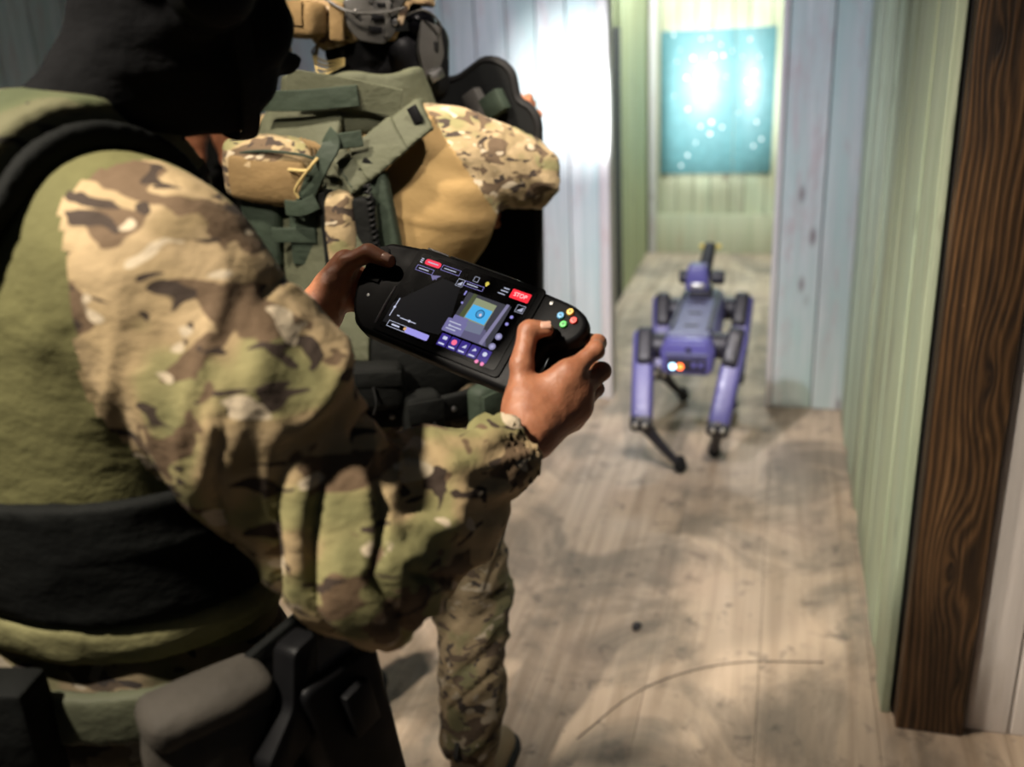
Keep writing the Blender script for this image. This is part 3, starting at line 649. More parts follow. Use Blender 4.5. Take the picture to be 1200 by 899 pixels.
def head_prims(c, R, s=1.0, k=0.02):
    q = lambda x, y, z: c+R@(V(x, y, z)*s)
    P = [ell(q(0, -0.005, 0.03), V(0.078, 0.098, 0.100)*s, R, k), ell(q(0, 0.028, -0.045), V(0.062, 0.066, 0.075)*s, R, 0.03), ell(q(0, 0.062, -0.092), V(0.032, 0.028, 0.024)*s, R, 0.03),
         cone(q(0, 0.092, 0.012), q(0, 0.116, -0.026), 0.009*s, 0.014*s, k=0.012), ell(q(0.013, 0.104, -0.030), V(0.008, 0.009, 0.007)*s, R, 0.008), ell(q(-0.013, 0.104, -0.030), V(0.008, 0.009, 0.007)*s, R, 0.008),
         cone(q(-0.028, 0.084, 0.026), q(0.028, 0.084, 0.026), 0.013*s, k=0.015), ell(q(0, 0.090, -0.058), V(0.024, 0.012, 0.007)*s, R, 0.012), ell(q(0, 0.088, -0.070), V(0.020, 0.011, 0.007)*s, R, 0.012)]
    for s_ in (-1, 1): P.append(ell(q(s_*0.080, -0.012, -0.012), V(0.010, 0.020, 0.032)*s, R, 0.008)); P.append(ell(q(s_*0.046, 0.072, -0.025), V(0.024, 0.02, 0.02)*s, R, 0.02))
    return P
FOOT = [V(*(HIP[:2]+E1[:2]*s*0.13), 0.05) for s in (-1, 1)]
body1 = head_prims(HEAD, FR)+[cone(HEAD-FU*0.06-FDIR*0.02, NECK, 0.055, 0.062, k=0.04), ell(TCN+V(0, 0, -0.10), (0.17, 0.10, 0.19), np.stack([E1, E2, UP], 1), 0.06), ell(HIP+UP*0.06, (0.155, 0.10, 0.14), np.stack([E1, E2, UP], 1), 0.08),
    cone(J, ELB, 0.05, 0.042, k=0.05), cone(ELB, WRI, 0.042, 0.026, k=0.02), cone(LJ, LELB, 0.05, 0.042, k=0.05), cone(LELB, LWR, 0.042, 0.026, k=0.02), cone(NECK-UP*0.05, J, 0.06, 0.05, k=0.05), cone(NECK-UP*0.05, LJ, 0.06, 0.05, k=0.05)]
for s, ft in zip((-1, 1), FOOT):
    hp = HIP+E1*s*0.09; kn = V(*(hp[:2]+E1[:2]*s*0.02+E2[:2]*0.03), 0.50); body1 += [cone(hp, kn, 0.075, 0.05, k=0.05), cone(kn, ft+UP*0.05, 0.048, 0.036, k=0.03), cone(ft+UP*0.0-E2*0.04, ft+E2*0.13-UP*0.015, 0.034, 0.028, k=0.02)]
sdf_obj('body', body1, np.minimum(TCN-V(0.42, 0.36, 0), 9)*V(1, 1, 0)-V(0, 0, 0.03), TCN*V(1, 1, 0)+V(0.56, 0.52, 1.90), 0.010, [M_SKIN], op, join=hands)
for (a, b, r_) in ((rth[2], rth[3], 0.009), (lth[2], lth[3], 0.009)):   # thumb nails
    d = unit(b-a); n_ = unit(TN*0.9+TY*0.15); n_ = unit(n_-d*(n_@d)); R_ = np.stack([d, np.cross(n_, d), n_], 1)
    v, f = box_geo((0.012, 0.0105, 0.0022), 0.001, 2, cuts=2); v = v.copy(); v[:, 2] -= (v[:, 1]/0.00525)**2*0.002
    mesh_obj('nail', v@R_.T+b+n_*0.0092-d*0.001, f, M_NAIL, op)
# combat shirt: olive jersey trunk, camouflage sleeves
TB = np.stack([E1, E2, UP], 1); CUFF = ELB+(WRI-ELB)*0.80
trunk = [ell(TCN+V(0, 0, -0.13)-E2*0.005, (0.205, 0.135, 0.235), TB, 0.08, 0), ell(TCN+V(0, 0, -0.34)+E1*0.01, (0.200, 0.135, 0.20), TB, 0.08, 0), cone(TCN+UP*0.02-E1*0.1, TCN+UP*0.02+E1*0.10, 0.085, 0.085, k=0.08)]
sl = [cone(J-E1*0.015-UP*0.01, J+(ELB-J)*0.42, 0.096, 0.088, k=0.05, tg=1), cone(J+(ELB-J)*0.4, ELB, 0.088, 0.073, k=0.03, tg=1), cone(ELB, ELB+(CUFF-ELB)*0.5, 0.073, 0.062, k=0.03, tg=1), cone(ELB+(CUFF-ELB)*0.45, CUFF, 0.062, 0.0405, k=0.02, tg=1),
      cone(CUFF-unit(CUFF-ELB)*0.018, CUFF+unit(CUFF-ELB)*0.018, 0.0415, 0.0405, k=0.006, tg=1)]
LCUFF = LELB+(LWR-LELB)*0.8
sl += [cone(LJ+E1*0.015, LJ+(LELB-LJ)*0.5, 0.094, 0.085, k=0.05, tg=1), cone(LJ+(LELB-LJ)*0.5, LELB, 0.085, 0.072, k=0.03, tg=1), cone(LELB, LCUFF, 0.072, 0.042, k=0.03, tg=1)]
_shirt = uni(trunk+sl)
wd = unit(WRI-ELB); ldw = unit(LWR-LELB)
def shirt_sdf(P):   # sleeves end in an open cuff
    d = _shirt(P); c = (P-(CUFF+wd*0.020))@wd; near = np.linalg.norm(P-CUFF, axis=1) < 0.12
    d = np.where(near, np.maximum(d, c), d)
    hole = np.maximum(np.linalg.norm(np.cross(P-CUFF, wd), axis=1)-0.034, -((P-CUFF)@wd)-0.02); d = np.where(near, np.maximum(d, -hole), d)
    return d
segs1 = [(J, ELB, 0.25, 1.0), (ELB, CUFF, 1.0, 0.75), (LJ, LELB, 0.3, 1), (LELB, LCUFF, 1, 0.8)]
def disp1(v):
    d = limb_folds(v, segs1, 0.026, 13.0, 2); dist = np.min([np.linalg.norm(v-a-np.clip(((v-a)@(b-a))/((b-a)@(b-a)), 0, 1)[:, None]*(b-a), axis=1) for a, b, _, _ in segs1], 0)
    w = np.clip((0.135-dist)/0.04, 0, 1); t = (ridge(np.stack([v@E1*5, v@E2*5, v[:, 2]*9+v@E1*6], 1), 4)-0.4)*0.006
    return d*w+t*(1-w)
SEAM1 = unit(np.cross(ray(80, 330), W(100, 470, 0.8)-W(70, 220, 0.8))); SEAM1 = SEAM1 if SEAM1@CR > 0 else -SEAM1
def tag1(c):
    d0 = uni(trunk)(c); d1 = uni(sl)(c)-0.004; return ((d1 < d0) & (((c-CAM)@SEAM1 > 0) | ((c-LJ)@E1 < 0.05))).astype(int)
sdf_obj('combat_shirt', trunk+sl, V(TCN[0]-0.42, TCN[1]-0.34, 0.93), V(TCN[0]+0.58, TCN[1]+0.50, 1.68), 0.006, [M_OLIVE, M_CAMO1], op, disp=disp1, sdf=shirt_sdf, tagfn=tag1, smooth_it=1)
# sleeve pocket flap on the upper arm
# trousers, boots
tr1 = [ell(HIP+UP*0.05+E1*0.01, (0.215, 0.145, 0.17), TB, 0.08)]
for s, ft in zip((-1, 1), FOOT):
    hp = HIP+E1*s*0.095; kn = V(*(hp[:2]+E1[:2]*s*0.02+E2[:2]*0.03), 0.50); tr1 += [cone(hp, kn, 0.105, 0.08, k=0.05), cone(kn, ft+UP*0.10, 0.08, 0.065, k=0.03)]
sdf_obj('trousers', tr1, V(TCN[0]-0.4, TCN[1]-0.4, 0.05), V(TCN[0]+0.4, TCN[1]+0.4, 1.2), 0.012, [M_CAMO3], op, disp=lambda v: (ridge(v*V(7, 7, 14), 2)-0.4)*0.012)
for ft in FOOT:
    bt = [cone(ft+UP*0.14, ft+UP*0.03, 0.055, 0.048, k=0.03), cone(ft+UP*0.0-E2*0.05, ft+E2*0.15-UP*0.005, 0.045, 0.042, k=0.03)]
    sdf_obj('boot', bt, ft-0.3, ft+0.3, 0.010, [M_SOLE], op, sdf=lambda P, g=uni(bt): np.maximum(g(P), 0.001-P[:, 2]))
# black balaclava with eye opening, helmet and headset
bal = head_prims(HEAD, FR, 1.0)
_bal = uni([(lambda P, g=uni(bal): g(P)-0.009, 0.03, 0), cone(HEAD-FU*0.06-FDIR*0.015, NECK+UP*0.0, 0.060, 0.062, k=0.05), cone(NECK+UP*0.0, NECK-UP*0.03, 0.066, 0.07, k=0.03)])
EYEC = HEAD+FDIR*0.105+FU*0.005; _hole = ell(EYEC, (0.062, 0.05, 0.030), FR)[0]
sdf_obj('balaclava', None, HEAD-V(0.25, 0.25, 0.30), HEAD+V(0.22, 0.22, 0.20), 0.007, [M_BLACKCLOTH], op, sdf=lambda P: np.maximum(_bal(P), -_hole(P)), disp=lambda v: (ridge(v*V(14, 14, 34), 6)-0.4)*0.004)
for s in (-1, 1):
    e_ = HEAD+FR@V(s*0.031, 0.083, 0.010); v, f = lathe_geo([(0.0001, -0.011), (0.0075, -0.008), (0.0105, 0), (0.0075, 0.008), (0.0001, 0.011)], 12)
    mesh_obj('eye', v+e_, f, plain('eye white', (0.6, 0.58, 0.55), 0.2), op)
_hs = ell(HEAD+FR@V(0, -0.014, 0.045), (0.117, 0.140, 0.128), FR)[0]
def helm1(P):
    q = (P-HEAD)@FR; cut = -(q[:, 2]-(0.012+0.035*np.clip((q[:, 1]-0.02)/0.1, -0.6, 1)))
    return np.maximum(np.maximum(_hs(P), cut), -(_hs(P)+0.010))
sdf_obj('helmet', None, HEAD-0.2, HEAD+0.24, 0.007, [plain('very dark olive helmet paint', (0.016, 0.018, 0.013), 0.6)], op, sdf=helm1)
for s in (-1, 1):
    hs = FR@V(s, 0, 0); c = HEAD+FR@V(s*0.094, -0.010, -0.012)
    Rr = frame(FDIR, FU, hs); lathe('earmuff', [(0.040, -0.02), (0.042, 0.0), (0.038, 0.016), (0.026, 0.024), (0.0, 0.026)], c, np.stack([Rr[:, 0], np.cross(hs, Rr[:, 0]), hs], 1), M_BLACKPL, op, n=20)
ribbon('chin_strap', [HEAD+FR@V(0.098, 0.02, -0.03), HEAD+FR@V(0.078, 0.055, -0.085), HEAD+FR@V(0.0, 0.095, -0.122), HEAD+FR@V(-0.078, 0.055, -0.085), HEAD+FR@V(-0.098, 0.02, -0.03)], 0.02, 0.003, [FR@V(1, 0.2, 0), FR@V(0.7, 0.5, -0.6), FR@V(0, 0.4, -1), FR@V(-0.7, 0.5, -0.6), FR@V(-1, 0.2, 0)], M_BLACKNYL, op)
# plate carrier: shoulder pads with black binding, back panel, black waist band, belt
ctr = uni(trunk+sl[:1]+sl[5:6]); tk = uni(trunk)
def shell(P, off, lo=None): return np.maximum(ctr(P)-off, -(ctr(P)-off+0.016))
def loc1(P): q = (P-TCN); return q@E1, q@E2, P[:, 2]
def uo(z): return 0.55*np.clip(1.535-z, 0, 0.10)
def pad_sdf(P):
    u, w, z = loc1(P); return np.maximum(np.maximum(np.abs(ctr(P)-0.024)-0.016, np.abs(np.abs(u)-0.055)-(0.053-uo(z))), 1.40-z)
def pad_edge(P):
    u, w, z = loc1(P); return np.maximum(np.maximum(np.abs(ctr(P)-0.011)-0.011, np.abs(np.abs(u)-(0.116-uo(z)))-0.009), 1.40-z)
bl, bh = V(TCN[0]-0.36, TCN[1]-0.34, 1.0), V(TCN[0]+0.36, TCN[1]+0.34, 1.64)
sdf_obj('shoulder_pads', None, bl, bh, 0.0065, [camo('shoulder pad camouflage', 0.9, 5.5, tint=(0.26, 0.34, 0.31))], op, sdf=pad_sdf, smooth_it=1)
sdf_obj('pad_binding', None, bl, bh, 0.005, [M_BLACKNYL], op, sdf=pad_edge, smooth_it=1)
def back_sdf(P):
    u, w, z = loc1(P); return np.maximum.reduce([shell(P, 0.036), np.abs(u)-0.05, z-1.47, 1.20-z])
sdf_obj('back_panel', None, bl, bh, 0.0075, [M_RANGER], op, sdf=lambda P: np.maximum(back_sdf(P), (P-TCN)@E2))
sdf_obj('front_panel', None, bl, bh, 0.0075, [M_RANGER], op, sdf=lambda P: np.maximum(back_sdf(P), -((P-TCN)@E2)))
def waist_sdf(P):
    u, w, z = loc1(P); d = tk(P); return np.maximum.reduce([d-0.022, -(d-0.004), z-(1.270+u*0.03), 1.150-z])
sdf_obj('waist_band', None, bl, bh, 0.007, [M_BLACKNYL], op, sdf=waist_sdf, disp=lambda v: (ridge(v*V(8, 8, 30), 2)-0.4)*0.004)
def hem_sdf(P):
    u, w, z = loc1(P); d = tk(P); return np.maximum.reduce([d-0.020, -(d-0.002), z-1.149, 1.108-z])
sdf_obj('shirt_hem', None, bl, bh, 0.006, [fabric('pale olive cloth', (0.17, 0.16, 0.075), 0.35)], op, sdf=hem_sdf, disp=lambda v: (ridge(v*V(9, 9, 25), 7)-0.4)*0.008)
hipf = uni(trunk+tr1[:1])
def belt_sdf(P):
    z = P[:, 2]; d = hipf(P); return np.maximum.reduce([d-0.026, -(d-0.010), z-1.095, 1.045-z])
sdf_obj('belt', None, V(TCN[0]-0.33, TCN[1]-0.3, 0.98), V(TCN[0]+0.33, TCN[1]+0.3, 1.16), 0.006, [M_RANGER], op, sdf=belt_sdf)
# pouch and holster at the right hip, set outside the belt
def hip_at(ang, z, off):
    d = E1*math.cos(ang)-E2*math.sin(ang); c = V(*TCN[:2], z); lo, hi = 0.0, 0.5
    for _ in range(30):
        m = (lo+hi)/2; lo, hi = (m, hi) if hipf((c+d*m)[None])[0] < off else (lo, m)
    return c+d*lo, d
def on_hip(ang, z, off):
    p, d = hip_at(ang, z, off); s = unit(np.cross(UP, d)); return p, np.stack([s, d, UP], 1)
dp, R_ = on_hip(math.radians(20), 1.040, 0.055); dq = box('dump_pouch', (0.105, 0.055, 0.135), dp, R_, M_POUCHGREY, op, bevel=0.016, seg=3, puff=0.012, cuts=3)
box('pouch_flap', (0.110, 0.061, 0.034), dp+UP*0.058, R_, M_POUCHGREY, dq, bevel=0.011, seg=3, puff=0.005, cuts=2)
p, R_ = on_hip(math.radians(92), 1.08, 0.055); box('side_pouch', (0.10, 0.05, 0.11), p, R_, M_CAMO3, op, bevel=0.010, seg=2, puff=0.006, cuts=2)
p, R_ = on_hip(math.radians(62), 1.07, 0.045); box('magazine_pouch', (0.085, 0.045, 0.12), p, R_, M_BLACKNYL, op, bevel=0.008)
p, R_ = on_hip(math.radians(70), 1.12, 0.032); ribbon('hanging_strap', [p+UP*0.03, p+R_[:, 1]*0.012-UP*0.03, p-UP*0.09], 0.012, 0.003, R_[:, 1], M_BLACKNYL, op)
p, R_ = on_hip(math.radians(80), 1.12, 0.032); ribbon('hanging_strap', [p+UP*0.04, p+R_[:, 1]*0.016-UP*0.02, p-UP*0.07], 0.010, 0.003, R_[:, 1], M_BLACKNYL, op)
# pistol in a thigh holster: holster shell, grip, slide, lanyard links
HO = W(402, 838, 0.93); hz = unit(UP*0.985-E1*0.10-E2*0.10); hx = unit(E2-hz*(E2@hz)); HOR = np.stack([hx, np.cross(hz, hx), hz], 1)
gun = thing('pistol', 'black pistol sitting in a black hip holster at the near man\'s right side', 'pistol', HO+hz*0.05)
ho = prism('holster', round_poly([(-0.052, 0.075), (0.048, 0.062), (0.044, -0.02), (0.036, -0.20), (-0.026, -0.20), (-0.044, -0.03)], 0.014), -0.024, 0.024, HO, np.stack([hx, hz, np.cross(hx, hz)], 1), M_BLACKPL, op, bevel=0.007, seg=3)
box('leg_panel', (0.13, 0.014, 0.24), HO-HOR[:, 1]*(-0.045)-hz*0.02, HOR, M_BLACKNYL, ho, bevel=0.006)
box('holster_clip', (0.034, 0.012, 0.05), HO-HOR[:, 1]*0.030+hz*0.02, HOR, M_BLACKPL, ho, bevel=0.003)
HX = np.stack([hx, hz, np.cross(hx, hz)], 1)
prism('slide', round_poly([(-0.040, 0.10), (0.030, 0.09), (0.030, 0.02), (-0.030, 0.02)], 0.006), -0.013, 0.013, HO+hz*0.008, HX, M_GREYPL, gun, bevel=0.003)
prism('grip', round_poly([(-0.040, 0.104), (-0.006, 0.104), (-0.040, 0.015), (-0.098, -0.004), (-0.104, 0.024), (-0.060, 0.055)], 0.008), -0.015, 0.015, HO+hz*0.008, HX, M_BLACKPL, gun, bevel=0.004)
for k in range(4):
    c = W(388-k*5, 800+k*15, 0.93); R2 = frame(unit(V(0.2, 0.1, -1)), (1, 0.2, 0) if k % 2 else (0.1, 1, 0))
    v, f = tube_geo([c+R2@V(0.010*math.cos(a), 0.006*math.sin(a), 0) for a in np.linspace(0, 2*math.pi, 14)], 0.0022, 6, 0); mesh_obj('chain_link', v, f, M_STEEL, op)

# ------------------------------------------------------------------ second man ahead, seen from behind, with helmet and shield
G2 = V(0.06, 0.998, 0); G2 = unit(G2); G1 = V(G2[1], -G2[0], 0); GB = np.stack([G1, G2, UP], 1)   # forward, right
SJ = W(530, 178, 1.93); SC_ = SJ-G1*0.215; SLJ = SJ-G1*0.42
HIP2 = V(SC_[0]+0.085, SC_[1]-0.13, 0.93)
s2 = thing('person', 'man ahead in tan camouflage-sleeved shirt, plate carrier and helmet, seen from behind with a shield', 'person', (HIP2[0], HIP2[1], 0))
HD = W(436, 36, 1.97); HF = unit((0.90, 0.42, -0.12)); HS = unit(np.cross(HF, UP)); HU = np.cross(HS, HF); HR = np.stack([HS, HF, HU], 1)
def hq(x, y, z): return HD+HR@V(x, y, z)
NK2 = V(*(SC_[:2]+G2[:2]*0.02), 1.53)
# arms: right arm lifted sideways and folded forward to the shield, left forward
RE2 = W(616, 205, 2.00); RW2 = W(608, 165, 2.27); LE2 = SLJ+G2*0.14-UP*0.24-G1*0.06; LW2 = W(520, 260, 2.22)
RF2 = PL(556, 915, (0, 0, 0.06), UP); LF2 = PL(395, 830, (0, 0, 0.06), UP)
RHIP, LHIP = HIP2+G1*0.095, HIP2-G1*0.095
RK2 = V(*(((RHIP+RF2)/2)[:2]+G2[:2]*0.06+G1[:2]*0.015), 0.50); LK2 = V(*(((LHIP+LF2)/2)[:2]+G2[:2]*0.06-G1[:2]*0.02), 0.50)
def grip_prims(wr, fwd, side, dn):
    """closed hand: palm and five bent fingers; fwd = along the hand, side = thumb side, dn = palm normal"""
    L = lambda x, y, z: wr+side*x*0.001+fwd*y*0.001+dn*z*0.001
    mc = [(26, 82, 0), (6, 86, -3), (-12, 82, -2), (-28, 74, 2)]
    ch = [[(x, y, z), (x*1.05, y+38, z+16), (x*1.0, y+36, z+40), (x*0.95, y+14, z+46)] for x, y, z in mc]
    return L, mc, ch, [(22, 24, 8), (40, 52, 16), (42, 76, 32), (30, 92, 44)]
body2 = head_prims(HD, HR)+[cone(HD-HU*0.06-HF*0.02, NK2, 0.055, 0.062, k=0.04), ell(SC_+V(0, 0, -0.10), (0.17, 0.10, 0.19), GB, 0.06), ell(HIP2+UP*0.06, (0.15, 0.10, 0.14), GB, 0.08), cone(SC_-UP*0.2, HIP2+UP*0.1, 0.10, 0.10, k=0.05),
    cone(SJ, RE2, 0.05, 0.042, k=0.05), cone(RE2, RW2, 0.042, 0.027, k=0.02), cone(SLJ, LE2, 0.05, 0.042, k=0.05), cone(LE2, LW2, 0.042, 0.027, k=0.02)]
for hp, kn, ft in ((RHIP, RK2, RF2), (LHIP, LK2, LF2)): body2 += [cone(hp, kn, 0.075, 0.05, k=0.05), cone(kn, ft+UP*0.06, 0.048, 0.036, k=0.03), cone(ft-G2*0.04, ft+G2*0.12-UP*0.02, 0.034, 0.028, k=0.02)]
hm = []
for wr, el, sgn in ((RW2, RE2, 1), (LW2, LE2, -1)):
    fw = unit(wr-el); fw = unit(fw*0.6+UP*0.7) if sgn > 0 else fw; dn = unit(G2-fw*(G2@fw)); sd = unit(np.cross(fw, dn))*(-1)
    if sgn > 0: sd = unit(np.cross(dn, fw))
    L, mc, ch, th = grip_prims(wr, fw, sd, dn); P, C_, T_ = hand_prims(L, (0, 0, 0), (20, 22, 6), mc, ch, th)
    hm.append(hand_mesh(hand_sdf(P, C_, T_, [cone(wr, wr-unit(wr-el)*0.08, 0.026, 0.03)]), C_+[T_], [wr, wr-unit(wr-el)*0.05]))
hj = (np.concatenate([hm[0][0], hm[1][0]]), np.concatenate([hm[0][1], hm[1][1]+len(hm[0][0])]), np.zeros(len(hm[0][1])+len(hm[1][1]), int))
sdf_obj('body', body2, V(HIP2[0]-0.6, HIP2[1]-0.35, -0.02), V(HIP2[0]+0.6, HIP2[1]+0.75, 1.88), 0.010, [M_SKIN], s2, join=hj)
# shirt
trunk2 = [ell(SC_+V(0, 0, -0.125)+G2*0.0, (0.225, 0.135, 0.225), GB, 0.08), ell((SC_+HIP2)/2+UP*0.02, (0.185, 0.135, 0.25), GB, 0.08), ell(HIP2+UP*0.10, (0.185, 0.135, 0.16), GB, 0.08), cone(SC_+UP*0.015-G1*0.1, SC_+UP*0.015+G1*0.1, 0.08, k=0.08), ell(W(528, 240, 1.93), (0.095, 0.10, 0.125), GB, 0.06), ell(W(515, 178, 1.93), (0.085, 0.10, 0.085), GB, 0.05)]
sl2 = [cone(SJ+(RE2-SJ)*0.15, SJ+(RE2-SJ)*0.6, 0.083, 0.078, k=0.05, tg=1), cone(SJ+(RE2-SJ)*0.55, RE2, 0.078, 0.066, k=0.03, tg=1), cone(RE2, RE2+(RW2-RE2)*0.82, 0.064, 0.045, k=0.03, tg=1), cone(SLJ, LE2, 0.085, 0.068, k=0.05, tg=1), cone(LE2, LE2+(LW2-LE2)*0.82, 0.066, 0.045, k=0.03, tg=1)]
segs2 = [(SJ, RE2, 0.25, 0.9), (RE2, RW2, 0.9, 0.6), (SLJ, LE2, 0.3, 0.9), (LE2, LW2, 0.9, 0.6)]
SEAM = unit(np.cross(ray(541, 190), W(582, 252, 1.88)-W(500, 130, 1.88))); SEAM = SEAM if SEAM@CR > 0 else -SEAM
def disp2(v):
    d = limb_folds(v, segs2, 0.012, 17.0, 5); dist = np.min([np.linalg.norm(v-a-np.clip(((v-a)@(b-a))/((b-a)@(b-a)), 0, 1)[:, None]*(b-a), axis=1) for a, b, _, _ in segs2], 0)
    w = np.clip((0.125-dist)/0.04, 0, 1); u, q, z = (v-SC_)@G1, (v-SC_)@G2, v[:, 2]
    pull = (ridge(np.stack([u*4+q*4, q*3, z*30+u*10], 1), 4)-0.4)*0.009*np.clip((z-1.27)/0.12, 0, 1)
    return d*w+pull*(1-w)
sdf_obj('combat_shirt', trunk2+sl2, V(HIP2[0]-0.6, HIP2[1]-0.3, 0.90), V(HIP2[0]+0.6, HIP2[1]+0.75, 1.68), 0.006, [M_TAN, M_CAMO2], s2, disp=disp2, smooth_it=1, tagfn=lambda c: (((c-W(541, 190, 1.88))@SEAM > 0.0) | ((c-SLJ)@(-G1) > 0.0)).astype(int))
# sleeve seam
# trousers, boots
tr2 = [ell(HIP2+UP*0.03, (0.185, 0.135, 0.16), GB, 0.08)]
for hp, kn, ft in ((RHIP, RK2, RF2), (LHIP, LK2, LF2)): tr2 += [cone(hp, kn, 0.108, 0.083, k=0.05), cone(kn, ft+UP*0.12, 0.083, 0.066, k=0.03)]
segt = [(RHIP, RK2, 0.5, 1), (RK2, RF2, 1, 1), (LHIP, LK2, 0.5, 1), (LK2, LF2, 1, 1)]
sdf_obj('trousers', tr2, V(HIP2[0]-0.5, HIP2[1]-0.4, 0.05), V(HIP2[0]+0.5, HIP2[1]+0.5, 1.15), 0.008, [M_CAMO3], s2, disp=lambda v: limb_folds(v, segt, 0.018, 12.0, 9))
for ft in (RF2, LF2):
    bt = [cone(ft+UP*0.15, ft+UP*0.03, 0.056, 0.05, k=0.03), cone(ft-G2*0.05-UP*0.02, ft+G2*0.16-UP*0.025, 0.046, 0.042, k=0.03)]
    bo = sdf_obj('boot', bt, ft-0.3, ft+0.3, 0.008, [M_SOLE], s2, sdf=lambda P, g=uni(bt): np.maximum(g(P), 0.022-P[:, 2]))
    so = [cone(ft-G2*0.055, ft+G2*0.165, 0.052, 0.048)]
    sdf_obj('sole', so, ft-0.3, ft+0.3, 0.007, [M_RUBBER], bo, sdf=lambda P, g=uni(so), f0=ft: np.maximum.reduce([np.linalg.norm((P-f0-np.clip(((P-f0)@G2), -0.055, 0.165)[:, None]*G2)[:, :2], axis=1)-0.052, P[:, 2]-0.028, 0.001-P[:, 2]]))
    tube('boot_pull_loop', [ft-G2*0.058+UP*0.12+G1*0.006, ft-G2*0.085+UP*0.135, ft-G2*0.058+UP*0.155-G1*0.006], 0.006, M_RUBBER, bo, n=8)
# plate carrier
ct2 = uni(trunk2)
def loc2(P): q = P-SC_; return q@G1, q@G2, P[:, 2]
def shell2(P, off, t=0.018): d = ct2(P); return np.maximum(d-off, -(d-off+t))
b2l, b2h = V(SC_[0]-0.38, SC_[1]-0.36, 0.85), V(SC_[0]+0.38, SC_[1]+0.36, 1.68)
def pan2(P):
    u, w, z = loc2(P); lim = 0.175-0.09*np.clip((z-1.36)/0.12, 0, 1)*(u > -0.04); return np.maximum.reduce([shell2(P, 0.034), np.abs(u+0.045)-lim, z-1.56, 1.06-z, w+0.02])
def pan2f(P):
    u, w, z = loc2(P); return np.maximum.reduce([shell2(P, 0.030), np.abs(u)-0.14, z-1.46, 1.06-z, -w-0.0])
sdf_obj('back_panel', None, b2l, b2h, 0.006, [M_RANGER], s2, sdf=pan2, disp=lambda v: (vnoise(v*V(9, 9, 13), 3)-0.5)*0.006)
sdf_obj('front_panel', None, b2l, b2h, 0.008, [M_RANGER], s2, sdf=pan2f)
def waist2(P): u, w, z = loc2(P); return np.maximum.reduce([shell2(P, 0.024, 0.018), z-1.15-u*0.05, 0.965-z])
sdf_obj('cummerbund', None, b2l, b2h, 0.007, [M_BLACKNYL], s2, sdf=waist2)
# raised collar
def col2(P):
    q = P-NK2; u, w, z = q@G1, q@G2, q[:, 2]; r = np.sqrt((u/1.30)**2+((w+0.01)/1.0)**2); R0 = 0.108+0.012*np.clip(0.06-z, -0.05, 0.1)/0.06; top = 0.060+0.010*np.sin(np.arctan2(u, -w)*5)*0.5
    return np.maximum.reduce([np.abs(r-R0)-0.009, z-top, -0.05-z])
sdf_obj('collar', None, NK2-0.22, NK2+0.22, 0.005, [M_RANGER], s2, sdf=col2, disp=lambda v: (vnoise(v*V(16, 16, 20), 7)-0.5)*0.012)
def bk(px, py, off=0.0):                   # point on the plane of his back
    return PL(px, py, SC_-G2*(0.135+off), G2)
NB = -G2
def strap2(name, pts, width, mat, off=0.0, thick=0.004, parent=None):
    return ribbon(name, [bk(x, y, off) if len(q) == 0 else bk(x, y, q[0]) for x, y, *q in pts], width, thick, NB, mat, parent or s2)
strap2('collar_tab', [(338, 97, -.005), (400, 107, .0), (470, 122, -.03)], 0.055, M_RANGER)
strap2('collar_band', [(302, 118, .0), (350, 118, .012), (420, 112, .0)], 0.040, M_WEB)
sa, sb = bk(416, 210)-SC_, bk(496, 132)-SC_; sdv = V(sb@G1-sa@G1, sb[2]-sa[2], 0); sdl = np.linalg.norm(sdv)
def strap_sdf(P, off=0.050, t=0.014, lo=0.012, hi=0.20, hw=0.036):
    u, w, z = loc2(P); a_ = u-sa@G1; b_ = z-SC_[2]-sa[2]; along = (a_*sdv[0]+b_*sdv[1])/sdl; perp = (a_*sdv[1]-b_*sdv[0])/sdl
    return np.maximum.reduce([shell2(P, off, t), np.abs(perp)-hw, lo-along, along-hi, w-0.06])
stp = sdf_obj('shoulder_strap', None, b2l, b2h, 0.005, [M_RANGER], s2, sdf=strap_sdf)
sdf_obj('strap_pad', None, b2l, b2h, 0.005, [M_RANGER], stp, sdf=lambda P: strap_sdf(P, 0.057, 0.012, 0.055, 0.15, 0.039))
sdf_obj('strap_stitch', None, b2l, b2h, 0.0035, [M_WEB], stp, sdf=lambda P: np.maximum(strap_sdf(P, 0.0525, 0.004, 0.022, 0.026, 0.034), -9))
box('strap_buckle', (0.020, 0.008, 0.034), bk(487, 138, 0.01)+UP*0.005, frame(unit(bk(500, 128)-bk(480, 140)), NB), M_BLACKPL, s2, bevel=0.002)
# utility pouch high on the back: camouflage lid, coyote face, cord
BR = np.stack([G1, -G2, UP], 1)
def bbox_(name, px, py, off, size, mat, bevel=0.008, puff=0.0, rot=0.0, parent=None, cuts=2, taper=(1, 1)):
    c, s = math.cos(rot), math.sin(rot); R = np.stack([G1*c+UP*s, NB, -G1*s+UP*c], 1); return box(name, size, bk(px, py, off), R, mat, parent or s2, bevel=bevel, seg=3, puff=puff, cuts=cuts, taper=taper)
up_ = bbox_('utility_pouch', 322, 200, 0.055, (0.195, 0.075, 0.115), M_CAMO2, 0.018, 0.014, -0.10)
bbox_('pouch_face', 314, 210, 0.092, (0.165, 0.018, 0.082), M_COYOTE, 0.007, 0.008, -0.08, up_)
tube('zip_cord', [bk(338, 199, 0.108), bk(360, 200, 0.112), bk(366, 193, 0.115), bk(372, 186, 0.10)], 0.0035, M_YELLOWTRIM, up_, n=8)
tube('zip_cord', [bk(368, 190, 0.112), bk(356, 206, 0.118), bk(346, 222, 0.115), bk(350, 232, 0.112)], 0.0028, M_YELLOWTRIM, up_, n=8)
